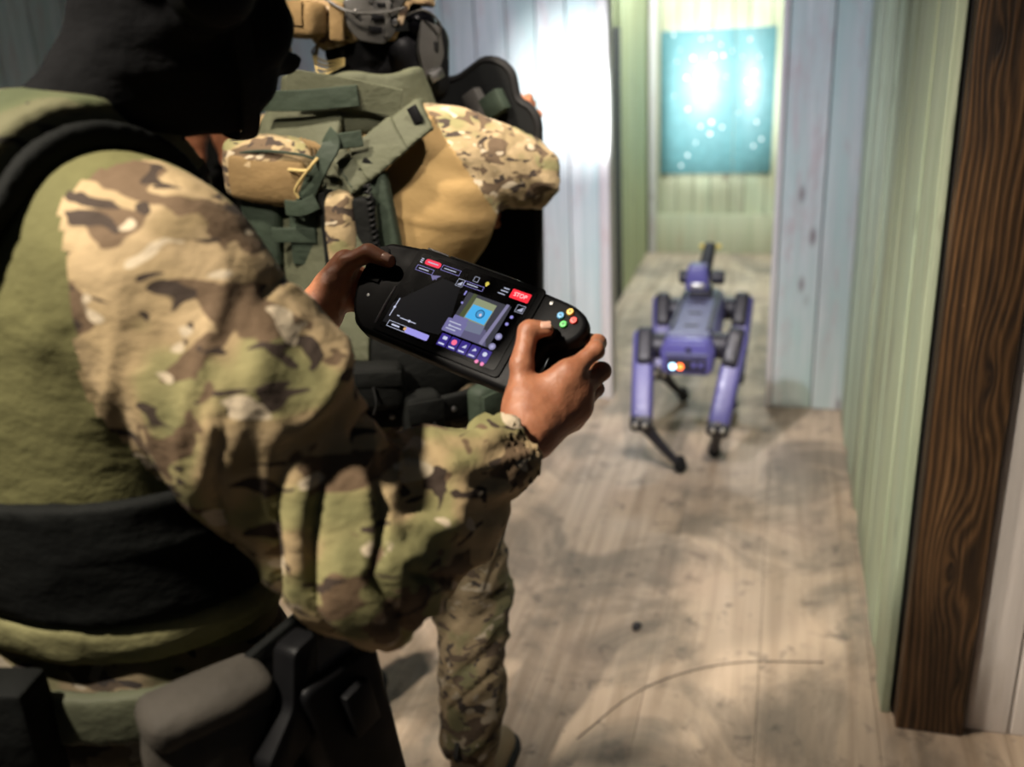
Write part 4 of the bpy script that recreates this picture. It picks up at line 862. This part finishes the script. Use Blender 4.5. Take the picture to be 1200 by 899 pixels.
tube('lid_piping', [bk(272, 180, 0.092), bk(310, 177, 0.103), bk(350, 181, 0.103), bk(368, 186, 0.098)], 0.003, M_WEB, up_, n=6)
for k in range(4): tube('lid_rib', [bk(352+k*5, 162+k*1.5, 0.085), bk(363+k*5, 172+k, 0.090), bk(366+k*5, 184, 0.085)], 0.0028, M_COYOTE, up_, n=6)
# lower rows of webbing and pouches
bbox_('pouch', 312, 268, 0.050, (0.085, 0.05, 0.15), M_WEB, 0.010, 0.005, -0.06)
bbox_('pouch', 362, 262, 0.060, (0.062, 0.05, 0.165), M_WEB, 0.006, 0.003, -0.05)
bbox_('webbing_row', 345, 276, 0.088, (0.10, 0.006, 0.030), M_WEB, 0.002)
bbox_('camouflage_insert', 404, 278, 0.066, (0.060, 0.06, 0.17), M_CAMO2, 0.012, 0.008)
bbox_('pouch', 390, 270, 0.068, (0.018, 0.06, 0.16), M_BLACKNYL, 0.004)
bbox_('pouch', 434, 284, 0.058, (0.040, 0.05, 0.18), M_BLACKNYL, 0.008)
bbox_('side_wing', 450, 262, 0.045, (0.055, 0.025, 0.20), M_WEB, 0.008, 0.0, 0.12)
strap2('drag_strap', [(352, 252, .10), (363, 222, .10), (378, 190, .095), (390, 168, .08), (384, 158, .07)], 0.036, M_WEB, thick=0.005)
strap2('strap_end', [(395, 166, .075), (425, 162, .06)], 0.030, M_WEB, thick=0.005)
strap2('strap_loop', [(372, 236, .105), (354, 244, .11), (336, 243, .10)], 0.030, M_WEB, thick=0.004)
strap2('strap_end', [(424, 192, .055), (440, 202, .05), (448, 212, .035)], 0.032, M_BLACKNYL, thick=0.006)
# coiled radio cord
cp = [];
for i, t in enumerate(np.linspace(0, 1, 120)):
    c = bk(430+t*12, 216+t*80, 0.078-0.005*t); cp.append(c+G1*0.006*math.cos(t*75)+NB*0.006*math.sin(t*75))
v, f = tube_geo(cp, 0.0022, 6, 0); mesh_obj('coiled_cord', v, f, M_RUBBER, s2)
# belt and hip kit
hip2f = uni(trunk2+tr2[:1])
def belt2(P): z = P[:, 2]; d = hip2f(P); u = (P-SC_)@G1; return np.maximum.reduce([d-0.026, -(d-0.008), z-0.985, 0.925-z])
sdf_obj('belt', None, V(HIP2[0]-0.32, HIP2[1]-0.3, 0.88), V(HIP2[0]+0.32, HIP2[1]+0.32, 1.05), 0.006, [M_BLACKNYL], s2, sdf=belt2)
def hp_at(px, py, d): return W(px, py, d)
def hip_ring(ang, z, off):
    d = G1*math.cos(ang)-G2*math.sin(ang); c = V(*((HIP2[:2]*0.6+SC_[:2]*0.4)), z); lo, hi = 0.0, 0.5
    for _ in range(30):
        m = (lo+hi)/2; lo, hi = (m, hi) if hip2f((c+d*m)[None])[0] < off else (lo, m)
    return c+d*lo, np.stack([unit(np.cross(UP, d)), d, UP], 1)
for ang, z, size, mat in ((88, 0.90, (0.10, 0.06, 0.13), M_CAMO3), (50, 0.95, (0.07, 0.05, 0.12), M_BLACKNYL), (125, 0.92, (0.09, 0.06, 0.15), M_BLACKNYL), (22, 0.92, (0.06, 0.045, 0.14), M_WEB), (70, 1.03, (0.13, 0.05, 0.085), M_BLACKNYL), (110, 1.03, (0.12, 0.06, 0.10), M_BLACKNYL)):
    p, R_ = hip_ring(math.radians(ang), z, 0.028+size[1]/2); q = box('pouch', size, p, R_, mat, s2, bevel=0.012, seg=3, puff=0.006, cuts=2)
    box('flap', (size[0]*1.03, 0.008, size[2]*0.36), p+R_[:, 1]*(size[1]/2+0.004)+UP*size[2]*0.26, R_, mat, q, bevel=0.003)
    tube('pull_cord', [p+R_[:, 1]*(size[1]/2+0.012)+R_[:, 0]*0.012+UP*0.01, p+R_[:, 1]*(size[1]/2+0.018)+R_[:, 0]*0.016-UP*0.02, p+R_[:, 1]*(size[1]/2+0.012)+R_[:, 0]*0.008-UP*0.045], 0.003, M_YELLOWTRIM if mat is M_CAMO3 else M_RUBBER, q, n=6)
for i, a in enumerate((35, 62, 80)):
    p, R_ = hip_ring(math.radians(a), 0.955, 0.028); lathe('snap', [(0.006, 0), (0.006, 0.002), (0.003, 0.004), (0.0, 0.004)], p, np.stack([R_[:, 0], UP, R_[:, 1]], 1), M_STEEL, s2, n=10)
# helmet and its fittings
_h2 = ell(hq(0, -0.012, 0.050), (0.118, 0.142, 0.125), HR)[0]
def helm2(P):
    q = (P-HD)@HR; x, y, z = q.T
    low = -0.020-0.028*np.clip((-y-0.02)/0.08, 0, 1)+0.075*np.clip((y-0.045)/0.03, 0, 1)
    return np.maximum.reduce([_h2(P), low-z, -(_h2(P)+0.011)])
hel = sdf_obj('helmet', None, HD-0.2, HD+0.23, 0.005, [camo('helmet cover', 1.6, 1.0, tint=(0.85, 0.8, 0.75), wr=0.15)], s2, sdf=helm2)
def on_h(az, z, off):    # on the helmet surface at azimuth (0 = ahead, 90 = his right)
    a = math.radians(az); d = V(math.sin(a), math.cos(a), 0); lo, hi = 0.0, 0.4
    for _ in range(30):
        m = (lo+hi)/2; lo, hi = (m, hi) if _h2(hq(*(V(0, -0.012, z)+d*m))[None])[0] < off else (lo, m)
    p = hq(*(V(0, -0.012, z)+d*lo)); n = HR@unit(V(math.sin(a)/0.118**2*0.118, math.cos(a)/0.142**2*0.118, (z-0.05)*6)); return p, n
def hbox(name, az, z, off, size, mat, parent=None, bevel=0.004, puff=0.0, rot=0.0):
    p, n = on_h(az, z, off); up = unit(HU-n*(HU@n)); s = np.cross(n, up); c_, s_ = math.cos(rot), math.sin(rot)
    return box(name, size, p, np.stack([s*c_+up*s_, n, -s*s_+up*c_], 1), mat, parent or s2, bevel=bevel, seg=2, puff=puff, cuts=2 if puff else 0)
cw = hbox('counterweight_pouch', 152, 0.010, 0.018, (0.118, 0.045, 0.062), M_COYOTE, bevel=0.009, puff=0.006)
hbox('pouch_flap', 152, 0.020, 0.042, (0.095, 0.006, 0.045), M_COYOTE, cw, bevel=0.002)
hbox('yellow_tab', 178, 0.036, 0.044, (0.022, 0.004, 0.014), plain('yellow tab', (0.75, 0.52, 0.04), 0.6), cw, bevel=0.001)
hbox('strap_anchor', 118, 0.010, 0.010, (0.030, 0.014, 0.070), M_COYOTE, bevel=0.004)
# side rail: curved plate with slots and screws
rail_poly = round_poly([(-0.062, 0.040), (-0.052, -0.010), (-0.030, -0.034), (0.020, -0.038), (0.040, -0.020), (0.050, 0.030), (0.070, 0.060), (0.058, 0.074), (0.028, 0.048), (-0.02, 0.052)], 0.010, 4)
pr_, nr_ = on_h(84, 0.012, 0.004); ur_ = unit(HU-nr_*(HU@nr_)); sr_ = np.cross(ur_, nr_); RR = np.stack([sr_, ur_, nr_], 1)
if sr_@HF < 0: RR = np.stack([-sr_, ur_, nr_], 1)
def bend(v, k=3.2): v = v.copy(); v[:, 2] -= k*v[:, 0]**2*1.2; return v
v, f = prism_geo(rail_poly, 0, 0.013, 0.003, 2); rail = mesh_obj('rail', bend(v)@RR.T+pr_, f, M_GREYPL, s2)
for x, y, w_, h_ in ((0.006, 0.012, 0.024, 0.010), (0.002, -0.010, 0.026, 0.010), (0.020, 0.036, 0.030, 0.007)):
    box('rail_slot', (w_, h_, 0.006), pr_+RR@V(x, y, 0.0125-3.8*x*x), RR, M_BLACKPL, rail, bevel=0.001)
box('rail_bar', (0.010, 0.066, 0.008), pr_+RR@V(0.026, 0.010, 0.013), RR, M_GREYPL, rail, bevel=0.002)
for x, y in ((-0.036, 0.018), (0.034, 0.052), (-0.008, 0.044), (0.040, 0.005)):
    sc = lathe('rail_screw', [(0.0065, 0), (0.0065, 0.003), (0.005, 0.0045), (0.0, 0.0045)], pr_+RR@V(x, y, 0.012-3.8*x*x), RR, M_STEEL, rail, n=14)
    box('screw_slot', (0.008, 0.0015, 0.001), pr_+RR@V(x, y, 0.0167-3.8*x*x), RR, M_BLACKPL, sc, bevel=0)
tube('helmet_cord', [on_h(128, 0.052, 0.014)[0], on_h(105, 0.030, 0.024)[0], on_h(80, 0.032, 0.026)[0], on_h(60, 0.045, 0.018)[0]], 0.0028, M_GREYPL, s2, n=8)
# black balaclava, goggles and mask at the face
_b2 = uni([(lambda P, g=uni(head_prims(HD, HR)): g(P)-0.008, 0.03, 0), cone(HD-HU*0.05-HF*0.015, NK2-UP*0.02, 0.066, 0.082, k=0.05)])
_h2hole = ell(HD+HF*0.105+HU*0.01, (0.06, 0.045, 0.028), HR)[0]
sdf_obj('balaclava', None, HD-V(0.2, 0.2, 0.25), HD+0.2, 0.006, [M_BLACKCLOTH], s2, sdf=lambda P: np.maximum(_b2(P), -_h2hole(P)), disp=lambda v: (ridge(v*V(20, 20, 45), 6)-0.4)*0.005)
mk = [cone(hq(0, 0.112, -0.018), hq(0, 0.125, -0.098), 0.052, 0.042, k=0.03), ell(hq(0.042, 0.088, -0.090), (0.040, 0.050, 0.050), HR, 0.02), ell(hq(-0.042, 0.088, -0.090), (0.040, 0.050, 0.050), HR, 0.02), cone(hq(0.058, 0.055, -0.035), hq(-0.058, 0.055, -0.035), 0.036, k=0.03)]
sdf_obj('half_mask', mk, HD-0.2, HD+0.22, 0.005, [M_BLACKPL], s2)
prism('mask_side_plate', [(x*0.001, y*0.001) for x, y in round_poly([(-24, 56), (24, 50), (44, 0), (36, -44), (6, -56), (-18, -6)], 8)], 0, 0.014, hq(0.070, 0.104, -0.030), frame(unit(HF*0.8-HU*0.12-HS*0.42), HU, HS), M_GREYPL, s2, bevel=0.003)
box('mask_vent', (0.034, 0.012, 0.020), hq(0.076, 0.132, -0.078), frame(unit(HF*0.8+HU*0.45-HS*0.42), HU, HS)[:, [0, 2, 1]], M_STEEL, s2, bevel=0.003)
gg = [cone(hq(-0.058, 0.085, 0.018), hq(0.058, 0.085, 0.018), 0.030, k=0.02), cone(hq(-0.04, 0.105, 0.018), hq(0.04, 0.105, 0.018), 0.026, k=0.02)]
sdf_obj('goggles', gg, HD-0.2, HD+0.22, 0.005, [M_GLASS], s2)
ribbon('goggle_strap', [hq(0.075, 0.075, 0.016), hq(0.105, 0.035, 0.010), hq(0.112, -0.03, 0.002)], 0.024, 0.003, [HS+HF*0.5, HS, HS], M_BLACKNYL, s2)
tube('microphone_wire', [hq(0.088, 0.06, 0.03), hq(0.100, 0.10, 0.045), hq(0.085, 0.135, 0.02), hq(0.07, 0.13, -0.02)], 0.0022, M_GREYPL, s2, n=6)
tube('microphone', [hq(0.072, 0.128, -0.012), hq(0.064, 0.128, -0.040)], [0.006, 0.008, 0.006], M_RUBBER, s2, n=10)
for k in range(4):
    o_ = 0.010*k; tube('nape_cord', [hq(0.02+o_*0.6, -0.108, -0.030), hq(0.034+o_, -0.122+o_*0.3, -0.052-o_), hq(0.066+o_*0.6, -0.094, -0.066-o_*0.8), hq(0.095, -0.056, -0.058-o_*0.4)], 0.0019, M_YELLOWTRIM, s2, n=6)
# ------------------------------------------------------------------ ballistic shield
SF = unit((0.30, 0.95, 0)); SX = V(SF[1], -SF[0], 0); SR = np.stack([SX, UP, -SF], 1)
SP = PL(560, 200, W(570, 200, 2.20), SF)
sh = thing('ballistic_shield', 'black ballistic shield with stepped top edge held ahead by the helmeted man', 'shield', SP)
def sl2d(px, py): q = PL(px, py, SP, SF)-SP; return (q@SX, q[2])
top = [(632, 335), (631, 142), (622, 126), (606, 118), (600, 84), (586, 72), (568, 70), (550, 84), (536, 94), (508, 96)]
pts = [sl2d(*q) for q in top]; xr = pts[0][0]; xl = xr-0.50
pts = [(xr-0.004, -0.64)]+pts+[(xl+0.04, pts[-1][1]), (xl, pts[-1][1]-0.05), (xl, -0.64)]
poly = round_poly(pts, 0.02, 4)
prism('plate', poly, -0.008, 0.008, SP, SR, plain('black shield coat', (0.005, 0.0055, 0.0055), 0.7, spec=0.12), sh, bevel=0.003)
edge = [SP+SR@V(x, y, 0) for x, y in poly]; v, f = tube_geo(edge+edge[:1], 0.0105, 8, 0); mesh_obj('rubber_edge', v, f, M_RUBBER, sh)
ph = PL(580, 122, SP-SF*0.03, SF); box('handle_bracket', (0.055, 0.05, 0.032), ph, frame(SX*0.9+UP*0.5, UP), M_WEB, sh, bevel=0.005)
box('forearm_pad', (0.045, 0.085, 0.03), ph-SX*0.045-UP*0.01, frame(SX*0.9+UP*0.5, UP), M_GREYPL, sh, bevel=0.006)
tube('grip_bar', [SP+SR@V(-0.20, 0.05, 0.01), SP+SR@V(-0.20, 0.05, 0.06), SP+SR@V(-0.06, 0.05, 0.06), SP+SR@V(-0.06, 0.05, 0.01)], 0.012, M_RUBBER, sh, seg=20)
v, f = lathe_geo([(0.016, -0.01), (0.018, 0.02), (0.024, 0.05), (0.024, 0.06), (0.020, 0.060), (0.019, 0.056), (0.0, 0.055)], 18)
tl = mesh_obj('torch', v@np.stack([SX, np.cross(SF, SX), SF], 1).T+V(-0.66, 2.36, 1.44)-SF*0.075, f, M_BLACKPL, sh)
tube('torch_mount', [V(-0.66, 2.36, 1.44)-SF*0.05, SP+SR@V((V(-0.66, 2.36, 1.44)-SP)@SX, -0.2*0+(1.45-SP[2]), 0.0)], 0.012, M_BLACKPL, sh, n=10)

# ------------------------------------------------------------------ third man at the back, mostly hidden
t3 = thing('person', 'dark-clothed man half hidden at far left behind the two others, bare hands raised', 'person', (*W(255, 140, 2.75)[:2], 0))
Q2 = unit((0.75, -0.60, 0)); Q1 = V(Q2[1], -Q2[0], 0); QB = np.stack([Q1, Q2, UP], 1)
HC = W(258, 78, 2.80); C3 = V(HC[0]-Q2[0]*0.03, HC[1]-Q2[1]*0.03, HC[2]-0.27); QR = frame(Q1, Q2, UP)
RJ3, LJ3 = C3+Q1*0.18, C3-Q1*0.18
RW3, LW3 = W(228, 166, 2.62), W(266, 170, 2.62); RE3, LE3 = RJ3-UP*0.25+Q1*0.05+Q2*0.06, LJ3-UP*0.25-Q1*0.05+Q2*0.06
HP3 = C3-UP*0.50; F3 = [V(*(HP3[:2]+Q1[:2]*s*0.12), 0.06) for s in (-1, 1)]
b3 = head_prims(HC, QR)+[cone(HC-UP*0.06, C3+UP*0.06, 0.055, 0.062, k=0.04), ell(C3-UP*0.12, (0.17, 0.10, 0.20), QB, 0.06), ell(HP3+UP*0.06, (0.15, 0.10, 0.16), QB, 0.08), cone(RJ3, RE3, 0.05, 0.042, k=0.04), cone(RE3, RW3, 0.042, 0.026, k=0.02), cone(LJ3, LE3, 0.05, 0.042, k=0.04), cone(LE3, LW3, 0.042, 0.026, k=0.02)]
for s, ft in zip((-1, 1), F3): b3 += [cone(HP3+Q1*s*0.09, V(*ft[:2], 0.48)+Q2*0.05, 0.075, 0.05, k=0.05), cone(V(*ft[:2], 0.48)+Q2*0.05, ft, 0.048, 0.036, k=0.03), cone(ft, ft+Q2*0.12-UP*0.02, 0.034, 0.028, k=0.02)]
hm3 = []
for wr, sg in ((RW3, 1), (LW3, -1)):
    L, mc, ch, th = grip_prims(wr, unit(UP*0.8+Q2*0.5), Q1*(-sg), unit(Q2*0.8-UP*0.5)*(-1)); P, C_, T_ = hand_prims(L, (0, 0, 0), (20, 22, 6), mc, ch, th)
    hm3.append(hand_mesh(hand_sdf(P, C_, T_, [cone(wr, wr-UP*0.04, 0.026)]), C_+[T_], [wr, wr-UP*0.03]))
hj3 = (np.concatenate([hm3[0][0], hm3[1][0]]), np.concatenate([hm3[0][1], hm3[1][1]+len(hm3[0][0])]), np.zeros(len(hm3[0][1])+len(hm3[1][1]), int))
sdf_obj('body', b3, V(HC[0]-0.5, HC[1]-0.5, -0.01), V(HC[0]+0.5, HC[1]+0.5, HC[2]+0.2), 0.012, [M_SKIN], t3, join=hj3)
j3 = [ell(C3-UP*0.12, (0.20, 0.135, 0.23), QB, 0.08), ell(HP3+UP*0.12, (0.175, 0.13, 0.2), QB, 0.08), cone(RJ3, RE3, 0.08, 0.065, k=0.05), cone(RE3, RE3+(RW3-RE3)*0.85, 0.062, 0.04, k=0.03), cone(LJ3, LE3, 0.08, 0.065, k=0.05), cone(LE3, LE3+(LW3-LE3)*0.85, 0.062, 0.04, k=0.03)]
sdf_obj('jacket', j3, V(HC[0]-0.5, HC[1]-0.5, 0.8), V(HC[0]+0.5, HC[1]+0.5, 1.7), 0.012, [M_BLACKNYL], t3, disp=lambda v: (ridge(v*V(9, 9, 16), 2)-0.4)*0.01)
p3_ = [ell(HP3+UP*0.04, (0.175, 0.13, 0.15), QB, 0.08)]
for s, ft in zip((-1, 1), F3): p3_ += [cone(HP3+Q1*s*0.09, V(*ft[:2], 0.48)+Q2*0.05, 0.10, 0.078, k=0.05), cone(V(*ft[:2], 0.48)+Q2*0.05, ft+UP*0.08, 0.078, 0.062, k=0.03)]
sdf_obj('trousers', p3_, V(HC[0]-0.5, HC[1]-0.5, 0.02), V(HC[0]+0.5, HC[1]+0.5, 1.2), 0.014, [M_BLACKNYL], t3)
for ft in F3:
    bt = [cone(ft+UP*0.12, ft, 0.055, 0.05, k=0.03), cone(ft, ft+Q2*0.15-UP*0.01, 0.048, 0.044, k=0.03)]
    sdf_obj('boot', bt, ft-0.3, ft+0.3, 0.012, [M_RUBBER], t3, sdf=lambda P, g=uni(bt): np.maximum(g(P), 0.002-P[:, 2]))
_b3 = uni(head_prims(HC, QR)); _e3 = ell(HC+Q2*0.10+UP*0.0, (0.075, 0.06, 0.035), QR)[0]
sdf_obj('balaclava', None, HC-0.25, HC+0.22, 0.009, [M_BLACKCLOTH], t3, sdf=lambda P: np.maximum(_b3(P)-0.009, -_e3(P)))
_hh = ell(HC+UP*0.05-Q2*0.01, (0.118, 0.14, 0.125), QR)[0]
sdf_obj('helmet', None, HC-0.2, HC+0.24, 0.008, [M_BLACKPL], t3, sdf=lambda P: np.maximum.reduce([_hh(P), -(_hh(P)+0.012), (HC[2]+0.02)-P[:, 2]]))

# ------------------------------------------------------------------ four-legged robot walking away into the doorway
M_ROBOT = plain('periwinkle robot shell', (0.078, 0.072, 0.235), 0.36, var=0.06)
M_ROBTOP = plain('slate robot deck', (0.11, 0.115, 0.20), 0.5, var=0.08)
M_ROBBLK = plain('robot black casting', (0.013, 0.012, 0.018), 0.5, var=0.1)
M_SILVER = plain('brushed silver', (0.6, 0.58, 0.5), 0.3, metal=0.8)
RX = -0.325
rb = thing('robot_dog', 'violet-blue four-legged walking robot with a camera turret, stepping through the doorway', 'robot', (RX, 3.85, 0))
RYZ = np.stack([V(1, 0, 0), V(0, 0, 1), V(0, -1, 0)], 1)      # prism axes: x, z, toward the viewer
prof = round_poly([(-0.100, 0.395), (-0.080, 0.375), (0.080, 0.375), (0.100, 0.395), (0.104, 0.475), (0.082, 0.520), (-0.082, 0.520), (-0.104, 0.475)], 0.012, 3)
prism('body', prof, -4.22, -3.47, (RX, 0, 0), RYZ, M_ROBOT, rb, bevel=0.006)
prism('deck', round_poly([(-0.078, 3.50), (0.078, 3.50), (0.086, 3.60), (0.086, 4.12), (0.070, 4.20), (-0.070, 4.20), (-0.086, 4.12), (-0.086, 3.60)], 0.012), 0.517, 0.530, (RX, 0, 0), EYE, M_ROBTOP, rb, bevel=0.004)
rear = prism('rear_panel', round_poly([(-0.088, 0.388), (0.088, 0.388), (0.094, 0.47), (0.075, 0.508), (-0.075, 0.508), (-0.094, 0.47)], 0.012), -3.472, -3.452, (RX, 0, 0), RYZ, M_ROBOT, rb, bevel=0.004)
box('rear_recess', (0.150, 0.006, 0.052), (RX, 3.451, 0.424), EYE, M_ROBBLK, rear, bevel=0.002)
box('rear_bar', (0.162, 0.010, 0.010), (RX, 3.449, 0.466), EYE, M_ROBTOP, rear, bevel=0.002)
box('rear_button', (0.020, 0.008, 0.016), (RX+0.006, 3.449, 0.486), EYE, M_ROBBLK, rear, bevel=0.003)
for x in (0.028, 0.055): box('rear_port', (0.018, 0.008, 0.022), (RX+x, 3.447, 0.425), EYE, M_ROBOT, rear, bevel=0.002)
for x, c in ((-0.053, (0.45, 0.75, 1.0)), (-0.024, (1.0, 0.16, 0.03))):
    lathe('status_light', [(0.011, 0), (0.011, 0.004), (0.007, 0.007), (0.0, 0.008)], (RX+x, 3.449, 0.417), RYZ, glow('status light', c, 6.0), rear, n=16)
for y in (3.62, 3.80, 3.98): box('deck_slot', (0.055, 0.022, 0.004), (RX, y, 0.531), EYE, M_ROBBLK, rb, bevel=0.001)
for s in (-1, 1):
    box('deck_rail', (0.012, 0.60, 0.012), (RX+s*0.072, 3.86, 0.534), EYE, M_ROBBLK, rb, bevel=0.003)
def leg(hip, knee, foot, s):
    root = tube('leg', [hip+V(-s*0.085, 0, 0), hip+V(s*0.010, 0, 0)], 0.052, M_ROBBLK, rb, n=20, seg=0)
    d = unit(knee-hip); x = V(1, 0, 0); y = unit(np.cross(d, x)); R = np.stack([y, d, np.cross(y, d)], 1); L = np.linalg.norm(knee-hip)
    # thigh shell: rounded paddle outline seen from the side, given thickness sideways
    po = round_poly([(-0.052, -0.03), (-0.034, -0.056), (0.034, -0.056), (0.052, -0.03), (0.050, 0.09), (0.040, L*0.75), (0.034, L+0.02), (0.014, L+0.034), (-0.020, L+0.030), (-0.034, L+0.0), (-0.042, L*0.6), (-0.054, 0.07)], 0.018, 3)
    off = np.cross(y, d); sg = 1 if off[0]*s > 0 else -1
    v, f = prism_geo(po, -0.041, 0.041, 0.018, 3); mesh_obj('thigh', v@R.T+hip+V(s*0.030, 0, 0), f, M_ROBOT, root)
    v, f = lathe_geo([(0.040, -0.006), (0.040, 0.004), (0.030, 0.009), (0.0, 0.010)], 20); mesh_obj('hip_cap', v@np.stack([V(0, 1, 0), V(0, 0, s), V(s, 0, 0)], 1).T+hip+V(s*0.060, 0, 0), f, M_ROBBLK, root)
    v, f = prism_geo(round_poly([(-0.050, -0.040), (-0.03, -0.062), (0.03, -0.062), (0.050, -0.040), (0.046, 0.10), (-0.046, 0.10)], 0.025, 5), -0.031, 0.031, 0.016, 3); mesh_obj('hip_motor', v@R.T+hip+V(s*0.022, -0.024, 0.016), f, M_ROBBLK, root)
    kp = round_poly([(-0.040, L-0.012), (0.042, L-0.012), (0.038, L+0.024), (0.014, L+0.040), (-0.022, L+0.036)], 0.010, 3)
    v, f = prism_geo(kp, -0.043, 0.043, 0.012, 2); mesh_obj('knee_cover', v@R.T+hip+V(s*0.030, 0, 0), f, M_ROBBLK, root)
    # knee joint
    kx = knee+V(s*0.030, 0, 0); tube('knee_joint', [kx-V(0.034, 0, 0), kx+V(0.034, 0, 0)], 0.030, M_ROBBLK, root, n=16, seg=0)
    for q in (-0.018, 0.018): lathe('knee_bolt', [(0.011, 0), (0.009, 0.008), (0.005, 0.011), (0.0, 0.011)], kx+V(q, -0.046, 0.004), RYZ, M_SILVER, root, n=12)
    lathe('knee_bolt', [(0.007, 0), (0.007, 0.006), (0.0, 0.008)], kx+V(0, -0.048, 0.036), RYZ, M_SILVER, root, n=12)
    tube('shin', [kx, kx+(foot-kx)*0.5, foot+V(0, 0, 0.012)], [0.030, 0.022, 0.018, 0.017], M_ROBBLK, root, n=12)
    ft = sdf_obj('foot', None, foot-0.06, foot+0.07, 0.005, [M_RUBBER], root, sdf=lambda P: np.maximum(uni([cone(foot+V(0, 0, 0.01), foot+V(0, 0, 0.035), 0.027, 0.021)])(P), 0.001-P[:, 2]))
    return root
leg(V(-0.475, 3.58, 0.455), V(-0.455, 3.36, 0.215), V(-0.335, 3.37, 0.022), -1)
leg(V(-0.175, 3.58, 0.465), V(-0.225, 3.40, 0.195), V(-0.215, 3.53, 0.022), 1)
leg(V(-0.475, 4.16, 0.440), V(-0.455, 3.98, 0.20), V(-0.400, 4.12, 0.022), -1)
leg(V(-0.175, 4.16, 0.450), V(-0.195, 3.98, 0.20), V(-0.175, 4.04, 0.022), 1)
# turret on the front of the deck
tb = box('turret_base', (0.10, 0.12, 0.035), (RX, 4.09, 0.546), EYE, M_ROBBLK, rb, bevel=0.006)
box('turret_yoke', (0.105, 0.10, 0.110), (RX-0.016, 4.08, 0.615), EYE, M_ROBOT, rb, bevel=0.014, seg=3, taper=(0.8, 0.85))
box('turret_sensor', (0.062, 0.02, 0.022), (RX-0.012, 4.022, 0.588), EYE, M_SILVER, rb, bevel=0.005)
for s in (-1, 1): tube('turret_pod', [V(RX+s*0.038, 4.10, 0.608), V(RX+s*0.098, 4.10, 0.606)], [0.026, 0.032, 0.032, 0.028], M_ROBBLK, rb, n=16, seg=4)
tube('turret_mast', [V(RX+0.004, 4.10, 0.615), V(RX+0.014, 4.17, 0.665), V(RX+0.022, 4.25, 0.715)], [0.036, 0.030, 0.027], M_ROBBLK, rb, n=16, flat=0.8)
for s in (-1, 1): lathe('mast_knob', [(0.012, 0), (0.012, 0.014), (0.006, 0.02), (0.0, 0.02)], (RX+0.022+s*0.028, 4.25, 0.712), np.stack([V(0, 1, 0), V(0, 0, s), V(s, 0, 0)], 1), plain('yellow knob', (0.65, 0.50, 0.10), 0.4), rb, n=14)
# ------------------------------------------------------------------ small debris on the floor
random.seed(3)
p = PL(745, 737, (0, 0, 0), UP)
v, f = surf(uni([ell(p+V(0, 0, 0.006), (0.010, 0.016, 0.010)), ell(p+V(0.006, 0.01, 0.005), (0.008, 0.008, 0.008))]), p-0.03, p+0.04, 0.004)
v[:, 2] = np.maximum(v[:, 2], 0.0006)
tag(mesh_obj('stone_chip', v, f, M_ROBBLK), 'small dark stone chip lying on the floorboards', 'stone')
tag(tube('wire', [PL(x, y, (0, 0, 0.003), UP) for x, y in ((676, 866), (740, 815), (800, 789), (870, 776), (965, 776))], 0.0013, M_ROBBLK, n=6), 'thin dark wire lying across the floorboards', 'wire')
